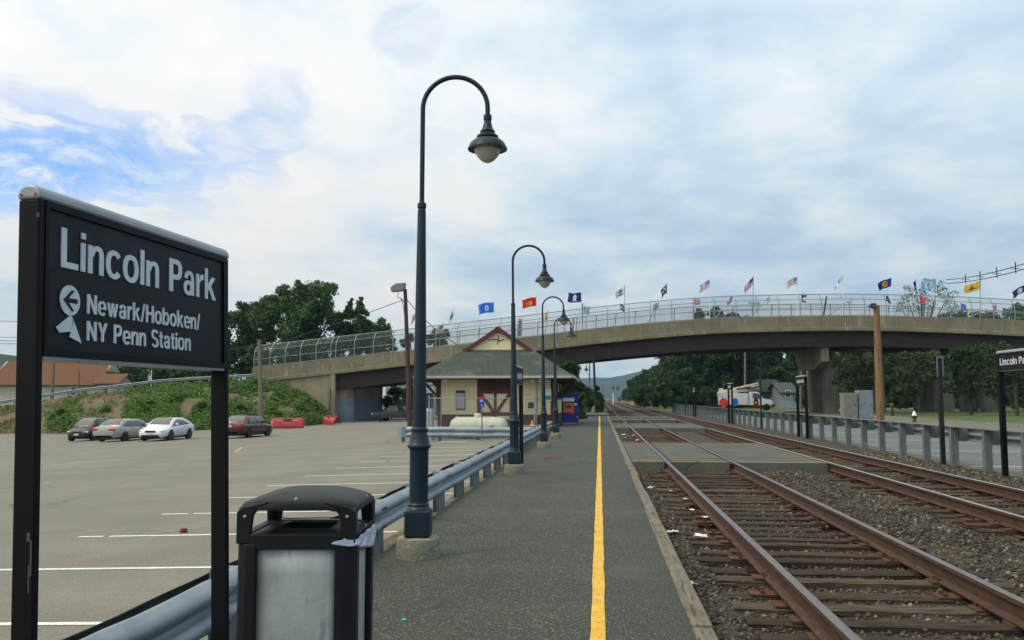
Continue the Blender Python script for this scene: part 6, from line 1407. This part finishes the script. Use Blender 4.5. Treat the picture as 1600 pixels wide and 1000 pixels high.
def tree_proto(kind, seed):
    key = (kind, seed)
    if key in PROTO: return PROTO[key]
    if kind == 'broad': h, w, z0, n, nl, ls, m = 14, 11, .8, 30, 15000, .22, 'leafshaded'
    elif kind == 'bush': h, w, z0, n, nl, ls, m = 5, 6, .0, 14, 6000, .15, 'leafshaded'
    elif kind == 'tall': h, w, z0, n, nl, ls, m = 16, 8.5, .8, 28, 14000, .22, 'leafshaded'
    elif kind == 'pale': h, w, z0, n, nl, ls, m = 9, 7, 1.6, 18, 5000, .24, 'leaf2'
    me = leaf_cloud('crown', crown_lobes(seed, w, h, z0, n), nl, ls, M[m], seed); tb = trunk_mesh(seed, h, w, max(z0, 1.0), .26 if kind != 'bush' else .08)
    t = empty('tree'); o = bpy.data.objects.new('crown', me); S.collection.objects.link(o); o.parent = t; KIDS.setdefault(t, []).append(o); tb.build('trunk', M['trunk'], t)
    PROTO[key] = [t, False]; return PROTO[key]
def tree(kind, seed, loc, s_, label, group=None, name='tree', cat='tree', sz=1.0):
    pr = tree_proto(kind, seed); t = copy_tree(pr[0]) if pr[1] else pr[0]; pr[1] = True
    t.name = name; t.location = loc; t.scale = (s_, s_, s_ * sz); t.rotation_euler = (0, 0, (loc[0] * 7.7 + loc[1] * 3.1) % 6.28); tag(t, label, cat, group); return t
# big tree group behind the left bridge end: individually shaped crowns
def big_tree(label, lobes_px, dist, n, leaf, m, seed, trunk_px, zg, depth_j=3.0, inner=.25, flat=.6):
    """lobes_px: (px, py, radius px) blobs of the crown, spread in depth"""
    base = Wp(trunk_px, 622, dist); base.z = zg; r = random.Random(seed); t = empty('tree', label, 'tree', base); k = dist / F; L_ = []
    for px, py, rp in lobes_px:
        for q in range(2):
            d_ = dist + r.uniform(-depth_j, depth_j); c = Wp(px + r.uniform(-.25, .25) * rp, py + r.uniform(-.15, .2) * rp, d_) - base; L_.append((c.x, c.y, c.z, rp * k * r.uniform(.75, 1.0)))
    me = leaf_cloud('crown', L_, n, leaf, M[m], seed, flat, inner); o = bpy.data.objects.new('crown', me); S.collection.objects.link(o); o.parent = t
    b = MB(); zc = sum(l[2] for l in L_) / len(L_); b.tube([(0, 0, -1), (.2, 0, zc * .3), (0, .2, zc * .6), (.2, 0, zc)], [.42, .36, .28, .14], 10)
    for l in L_[::3]: b.tube([(0, .1, zc * .45), (l[0] * .5, l[1] * .5, (zc * .6 + l[2]) / 2), (l[0] * .9, l[1] * .9, l[2])], [.16, .11, .04], 6)
    b.build('trunk', M['trunk'], t); return t
big_tree('big dense green tree rising behind the left end of the bridge', [(452, 470, 24), (482, 458, 20), (508, 455, 17), (432, 482, 22), (472, 490, 28), (505, 485, 24), (450, 512, 28), (490, 518, 28), (415, 500, 20), (520, 505, 18), (455, 545, 26), (495, 545, 26), (525, 540, 20), (440, 456, 12), (495, 447, 10), (465, 447, 11), (518, 449, 10), (425, 470, 12), (440, 568, 14), (470, 566, 14), (500, 562, 14), (525, 560, 12), (410, 560, 16), (398, 545, 14), (412, 478, 14), (402, 502, 16), (420, 520, 16)], 117, 34000, .19, 'leaf', 5, 478, 1.0)
big_tree('dark green tree at the left of the big tree behind the station sign', [(372, 500, 20), (395, 488, 16), (385, 520, 22), (410, 530, 20), (370, 545, 24), (400, 560, 22), (345, 530, 22), (352, 560, 22), (380, 480, 10), (360, 492, 10), (350, 580, 16), (375, 578, 16), (398, 578, 16), (420, 570, 14)], 121, 18000, .19, 'leaf', 6, 385, 1.0)
big_tree('pointed dark green tree on the right flank of the big tree', [(548, 492, 12), (562, 485, 11), (545, 515, 18), (565, 508, 15), (572, 525, 14), (535, 535, 16), (555, 540, 18), (545, 482, 6), (547, 474, 4), (549, 468, 2.5), (562, 474, 5), (564, 466, 3), (572, 490, 5), (576, 505, 6), (540, 562, 12), (560, 562, 12)], 118, 14000, .18, 'leaf', 7, 553, 1.0)
big_tree('yellow green small tree at the right end of the tree group', [(585, 515, 13), (600, 525, 13), (590, 540, 15), (610, 535, 9), (575, 540, 14), (604, 512, 7), (596, 502, 7), (580, 555, 10), (600, 550, 9), (615, 545, 6)], 119, 6000, .17, 'leaf2', 8, 592, 1.0, 2.0, .2)
for px, py, rp, lab in ((330, 560, 24, 'dark tree behind the right post of the big station sign'), (300, 570, 24, 'dark tree seen through the station sign legs, left of the right post'), (262, 574, 22, 'dark tree behind the small flag on the bank'), (225, 578, 20, 'dark tree right of the orange roofed house'), (198, 580, 18, 'dark tree touching the right gable of the orange roofed house')):
    big_tree(lab, [(px, py, rp), (px - rp * .6, py + rp * .5, rp * .8), (px + rp * .6, py + rp * .5, rp * .8), (px, py + rp * 1.1, rp)], 140, 7000, .22, 'leaf', px, px, -1.0)
# trees whose tops show above the bridge
for lobes, d_, n, lf, m, lab, tp in (([(682, 522, 10), (694, 520, 9), (688, 532, 12), (672, 530, 9), (690, 545, 12)], 128, 2600, .22, 'leaf', 'small round tree top above the bridge behind the nearest lamp post', 686),
        ([(640, 528, 7), (632, 535, 8), (655, 532, 6)], 128, 1200, .22, 'leaf', 'thin tree top above the bridge left of the nearest lamp post', 638),
        ([(1094, 492, 8), (1089, 496, 7), (1096, 505, 9), (1092, 486, 5)], 186, 1600, .24, 'leaf', 'dark tree top above the bridge, left of a near identical one', 1093),
        ([(1113, 490, 9), (1122, 494, 8), (1115, 500, 10), (1118, 483, 5), (1128, 502, 6)], 188, 1900, .24, 'leaf', 'dark tree top above the bridge, below the first pale United States flag', 1116),
        ([(1141, 500, 5), (1144, 497, 4)], 190, 500, .2, 'leaf', 'tiny tree tip above the parapet left of the middle flag', 1142),
        ([(1485, 495, 12), (1505, 492, 11), (1524, 493, 11), (1470, 500, 10), (1540, 500, 8)], 176, 2600, .24, 'leaf', 'low dark tree above the bridge under the yellow flag', 1505),
        ([(1552, 502, 7), (1546, 498, 5)], 178, 700, .22, 'leaf', 'little dark tree tip right of the yellow flag pole', 1550),
        ([(1578, 490, 12), (1592, 482, 12), (1605, 485, 14), (1588, 500, 12), (1570, 502, 9), (1600, 500, 14)], 176, 2600, .22, 'leaf', 'dark tree above the bridge at the right picture edge', 1592)):
    big_tree(lab, lobes, d_, n, lf, m, int(tp), tp, -.3, 2.0, .3)
big_tree('airy half bare tree above the bridge behind the light blue flag', [(1415, 465, 14), (1432, 455, 14), (1450, 450, 14), (1468, 458, 14), (1405, 482, 12), (1430, 478, 15), (1455, 478, 15), (1480, 470, 13), (1492, 478, 9), (1445, 440, 8), (1470, 445, 8), (1420, 450, 7), (1488, 460, 8)], 172, 1700, .17, 'leaf2', 33, 1445, -.3, 2.5, .45)
# woods right of the track beyond the bridge
r = random.Random(21)
wood = []
edge = [(962, 620, 480), (968, 614, 430), (974, 606, 380), (980, 597, 330), (987, 590, 290), (996, 583, 255), (1006, 578, 230), (1018, 572, 210), (1032, 566, 195), (1048, 560, 182)]
kinds = [('broad', 1), ('tall', 2), ('broad', 3), ('tall', 4)]
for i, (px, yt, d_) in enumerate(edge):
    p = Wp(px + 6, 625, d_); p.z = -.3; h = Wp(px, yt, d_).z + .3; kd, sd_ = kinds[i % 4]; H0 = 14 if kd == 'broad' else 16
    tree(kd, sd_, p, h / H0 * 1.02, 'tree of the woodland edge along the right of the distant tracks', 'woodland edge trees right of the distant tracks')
i = 0
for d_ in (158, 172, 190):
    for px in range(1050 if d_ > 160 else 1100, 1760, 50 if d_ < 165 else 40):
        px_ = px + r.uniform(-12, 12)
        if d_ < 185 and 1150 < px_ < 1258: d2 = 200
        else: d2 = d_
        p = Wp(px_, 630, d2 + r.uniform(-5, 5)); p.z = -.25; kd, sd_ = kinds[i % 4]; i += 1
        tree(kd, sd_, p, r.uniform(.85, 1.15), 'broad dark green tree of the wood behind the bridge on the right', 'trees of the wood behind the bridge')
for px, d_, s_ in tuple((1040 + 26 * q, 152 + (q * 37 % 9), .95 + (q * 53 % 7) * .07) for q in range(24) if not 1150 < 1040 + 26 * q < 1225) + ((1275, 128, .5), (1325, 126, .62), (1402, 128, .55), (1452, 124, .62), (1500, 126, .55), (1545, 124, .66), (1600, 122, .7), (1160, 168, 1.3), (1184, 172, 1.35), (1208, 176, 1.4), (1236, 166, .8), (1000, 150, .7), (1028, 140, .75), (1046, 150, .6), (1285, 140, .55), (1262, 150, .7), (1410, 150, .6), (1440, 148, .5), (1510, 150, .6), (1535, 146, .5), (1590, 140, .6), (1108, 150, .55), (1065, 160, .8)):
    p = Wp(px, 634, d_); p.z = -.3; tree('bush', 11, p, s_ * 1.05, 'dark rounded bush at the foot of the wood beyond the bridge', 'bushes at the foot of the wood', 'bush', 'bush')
# small lawn trees in front of / under the bridge on the right
for px, d_, h, lab in ((1431, 92, 7.2, 'small tree with dark trunk on the lawn right of the orange brown pole'), (1518, 88, 7.0, 'small leaning tree on the lawn between the two right bridge piers'), (1345, 94, 6.6, 'small tree behind the equipment cabinets under the bridge'), (1590, 84, 7.0, 'small tree behind the Lincoln Park sign at the right edge')):
    p = Wp(px, 650, d_); p.z = -.28; r2 = random.Random(px); t = empty('lawn_tree', lab, 'tree', p)
    lob = [(r2.uniform(-2.3, 2.3), r2.uniform(-1.8, 1.8), r2.uniform(h * .30, h * .92), r2.uniform(.45, .95)) for _ in range(20)]
    me = leaf_cloud('crown', lob, 5200, .12, M['leafolive' if px != 1518 else 'leafshaded'], px, inner=.4); o = bpy.data.objects.new('crown', me); S.collection.objects.link(o); o.parent = t
    b = MB(); b.tube([(0, 0, -.5), (-.05, 0, h * .3), (.1, 0, h * .5), (0, 0, h * .85)], [.20, .15, .12, .03], 8)
    for l in lob[::2]: b.tube([(.08, 0, h * .45), (l[0] * .6, l[1] * .6, l[2] * .85), (l[0], l[1], l[2])], [.07, .05, .02], 5)
    b.build('trunk', M['trunk'], t)
p = Wp(1338, 652, 76); 
for px, d_, lab in ((1395, 80, 'short bollard left of the lawn tree trunk'),):
    p = Wp(px, 655, d_); b = MB(); b.tube([(p.x, p.y, -.5), (p.x, p.y, Wp(px, 633, d_).z)], .09, 8); tag(b.build('bollard', M['poleblack']), lab, 'bollard')
# trees and shrubs left of the track beyond the house
for px, yt, d_, kd, sd_, lab in ((906, 560, 72, 'tall', 2, 'dark tree right behind the ticket machine'), (918, 600, 112, 'broad', 1, 'green tree behind the tall black pole'), (926, 604, 135, 'broad', 3, 'green shrub tree right of the tall black pole'), (935, 612, 175, 'broad', 1, 'distant shrub tree at the left of the vanishing tracks'), (890, 575, 118, 'tall', 4, 'dark tree behind the station house roof edge'),
        (940, 617, 260, 'broad', 3, 'farthest tree at the left of the vanishing tracks'), (905, 570, 128, 'tall', 4, 'tall tree behind the bridge left of the tall black pole'), (640, 600, 140, 'broad', 3, 'tree under the bridge left of the nearest lamp post'), (612, 600, 112, 'broad', 1, 'bushy tree beside the grey pier wall under the bridge')):
    p = Wp(px, 640, d_); p.z = max(-.4, -.4) if px > 800 else GL(px, 655).z; h = Wp(px, yt, d_).z - p.z; H0 = {'tall': 16, 'broad': 14}[kd]
    if px < 935 and px > 800: p = p - RT * (h * .16)
    tree(kd, sd_, p, h / H0, lab)
big_tree('dark shrub thicket behind the ticket machine', [(900, 600, 9), (906, 620, 9), (902, 640, 9), (908, 650, 7), (896, 625, 8)], 63, 2600, .14, 'leaf', 44, 902, -.3, 1.2, .4)
big_tree('leafy green shrub in front of the tall black pole base', [(912, 612, 9), (918, 622, 9), (914, 636, 9), (924, 630, 7), (921, 612, 6)], 96, 2600, .16, 'leaf', 45, 915, -.4, 1.2, .4)
big_tree('leafy shrub right of the tall black pole', [(934, 618, 6), (938, 628, 6), (936, 638, 6), (932, 608, 5)], 104, 1800, .16, 'leaf', 46, 936, -.4, 1.2, .4)
p0 = Wp(905, 650, 78)
sheet('grass_patch', [p0.x - 4, p0.x + 2.6], [80.5, 95], lambda x, y: -.05, M['grass'])
r = random.Random(77)
for i in range(12):
    px = -640 + i * 52; p = Wp(px + r.uniform(-15, 15), 640, 165 + r.uniform(-15, 25)); p.z = -2.2; kd, sd_ = kinds[i % 4]
    tree(kd, sd_, p, r.uniform(.6, .9), 'dark tree of the row left of the orange roofed house', 'trees left of the house')
# white building seen through under the bridge
p = Wp(640, 640, 160); t = empty('pale_building', 'plain pale grey building seen under the bridge behind the trees', 'building', (p.x, p.y, -1.2))
b = MB(); b.box((0, 4, 4.2), (9, 8, 8.4)); b.build('wall', M['gutter'], t); b = MB(); b.box((0, 4, 8.5), (9.4, 8.4, .3)); b.build('roof', M['dkgrey'], t)
b = MB(); b.box((1.5, -.03, 3.2), (2.2, .05, 1.4)); b.build('window', M['window'], t); b = MB(); b.box((0, -.03, 5.0), (9, .06, .15)); b.build('trim', M['dkgrey'], t)
# weeds on the embankment: ground cover + bushes one can tell apart
def weeds(name, n, seed, m, test, size, hmax):
    rg = random.Random(seed); C = []
    while len(C) < n:
        px = rg.uniform(-60, 520); w = rg.random(); q = test(px, w)
        if rg.random() < q: C.append(bank(px, w) + Vector((0, 0, rg.random() ** 2 * hmax)))
    c = np.array(C); rn = np.random.default_rng(seed); nrm = rn.normal(0, .7, (n, 3)) + np.array([0, -.3, .8]); nrm /= np.linalg.norm(nrm, axis=1)[:, None]
    a = np.cross(nrm, rn.normal(size=(n, 3))); a /= np.linalg.norm(a, axis=1)[:, None]; b_ = np.cross(nrm, a); s = size * rn.uniform(.5, 1.4, n)[:, None]
    v = np.stack([c - a * s, c - b_ * s * .5, c + a * s, c + b_ * s * .5], 1).reshape(-1, 3)
    me = bpy.data.meshes.new(name); me.vertices.add(4 * n); me.vertices.foreach_set('co', v.reshape(-1)); me.loops.add(4 * n); me.loops.foreach_set('vertex_index', np.arange(4 * n)); me.polygons.add(n)
    me.polygons.foreach_set('loop_start', np.arange(n) * 4); me.polygons.foreach_set('loop_total', np.full(n, 4)); me.update(); me.materials.append(M[m])
    o = bpy.data.objects.new(name, me); S.collection.objects.link(o); return tag(o, kind='stuff')
def wtest(px, w):
    n_ = noise.noise(Vector((px * .022, w * 2.6, 3))) + .45 * noise.noise(Vector((px * .07, w * 7, 9)))
    g = (.46 if px > 195 else -.05) + (.25 if px > 340 and w > .7 else 0) - (.5 if px < 70 else 0)
    if 70 < px < 130: g += .25 * (w < .7)
    if 395 < px < 500 and .25 < w < .75: g -= .30
    return max(0, min(1, (n_ + g - .12) * 3))
weeds('weeds', 32000, 3, 'weed', wtest, .14, .5)
weeds('dry_weeds', 9000, 5, 'olive', lambda px, w: max(0, min(1, .25 + noise.noise(Vector((px * .03, w * 3, 20))) - (.2 if px > 200 else 0))), .11, .25)
for i, (px, w, s_, lab) in enumerate(((95, .35, .42, 'green bush on the bank left of the black hatchback'), (165, .42, .30, 'lone green bush on bare soil above the silver sedan'), (112, .15, .30, 'low bush at the bank foot right beside the left sign post'), (232, .35, .46, 'leafy bush on the bank above the white coupe'), (275, .55, .42, 'leafy bush high on the bank right of the white coupe'), (310, .3, .42, 'leafy bush on the bank just left of the right sign post'),
        (375, .25, .36, 'leafy bush on the bank above the maroon sedan'), (400, .85, .36, 'bright bush at the left foot of the bridge wing wall'), (437, .6, .36, 'bush on the bank against the bridge wing wall'), (425, .2, .36, 'bush on the bank just behind the wide red snow plough'), (470, .35, .36, 'bush at the bank foot between the two snow ploughs'), (488, .65, .28, 'small bush high against the abutment wall'))):
    p = bank(px, w); p.z -= .3
    key = ('weedbush', i % 3)
    if key not in PROTO:
        me = leaf_cloud('foliage', crown_lobes(60 + i, 5.4, 4.0, -.4, 14), 6000, .17, M['weed'], 60 + i); o = bpy.data.objects.new('bush', me); S.collection.objects.link(o); PROTO[key] = o
    else: o = PROTO[key].copy(); S.collection.objects.link(o)
    o.location = p; o.scale = (s_, s_, s_ * .75); o.rotation_euler = (0, 0, i); tag(o, lab, 'bush')
for px, w, lab in ((383, .50, 'pale rubble lump on the bank left of the timber pole'), (398, .42, 'small pale rubble lump on the bank behind the timber pole'), (425, .66, 'white rubble lump on the bank below the wing wall'), (206, .30, 'pale rubble lump on the bare bank above the silver sedan'), (456, .28, 'pale rubble lump low on the bank above the snow plough')):
    p = bank(px, w); b = MB(); b.lathe([(0, -.1), (.22, -.05), (.26, .10), (.14, .2), (0, .22)], p, 7, sm=False); tag(b.build('rubble', M['concrete']), lab, 'rubble')
# fallen leaves and weeds between the sleepers: sparse specks
rg = random.Random(14); b = MB()
for i in range(260):
    y = 4 + 18 * rg.random() ** 1.6; x = rg.uniform(.8, 8.6)
    if y > 20: continue
    s_ = rg.uniform(.012, .03); a = rg.uniform(0, 6.28); z = -.15 + rg.uniform(-.02, .01)
    b.add([(x + s_ * math.cos(a + k_), y + s_ * math.sin(a + k_) * .8, z + rg.uniform(0, .012)) for k_ in (0, 1.4, 3.1, 4.6)], [(0, 1, 2, 3)], mi=rg.choice((0, 0, 1, 2)))
tag(b.build('fallen_leaves', [M['olive'], M['plate'], M['weed']], fix=False), kind='stuff')
# ================================================================ AIR
b = MB(); b.box((0, 1650, 60), (5200, 3900, 134)); hz = b.build('haze', None); hz.data.materials.clear()
hm = bpy.data.materials.new('haze'); hm.use_nodes = True; ht = hm.node_tree; ht.nodes.clear(); ho = ht.nodes.new('ShaderNodeOutputMaterial'); hv = ht.nodes.new('ShaderNodeVolumePrincipled')
hv.inputs['Color'].default_value = (.42, .72, .98, 1); hv.inputs['Density'].default_value = .00013; hv.inputs['Anisotropy'].default_value = .2
ht.links.new(hv.outputs[0], ho.inputs['Volume']); hz.data.materials.append(hm); tag(hz, kind='stuff')
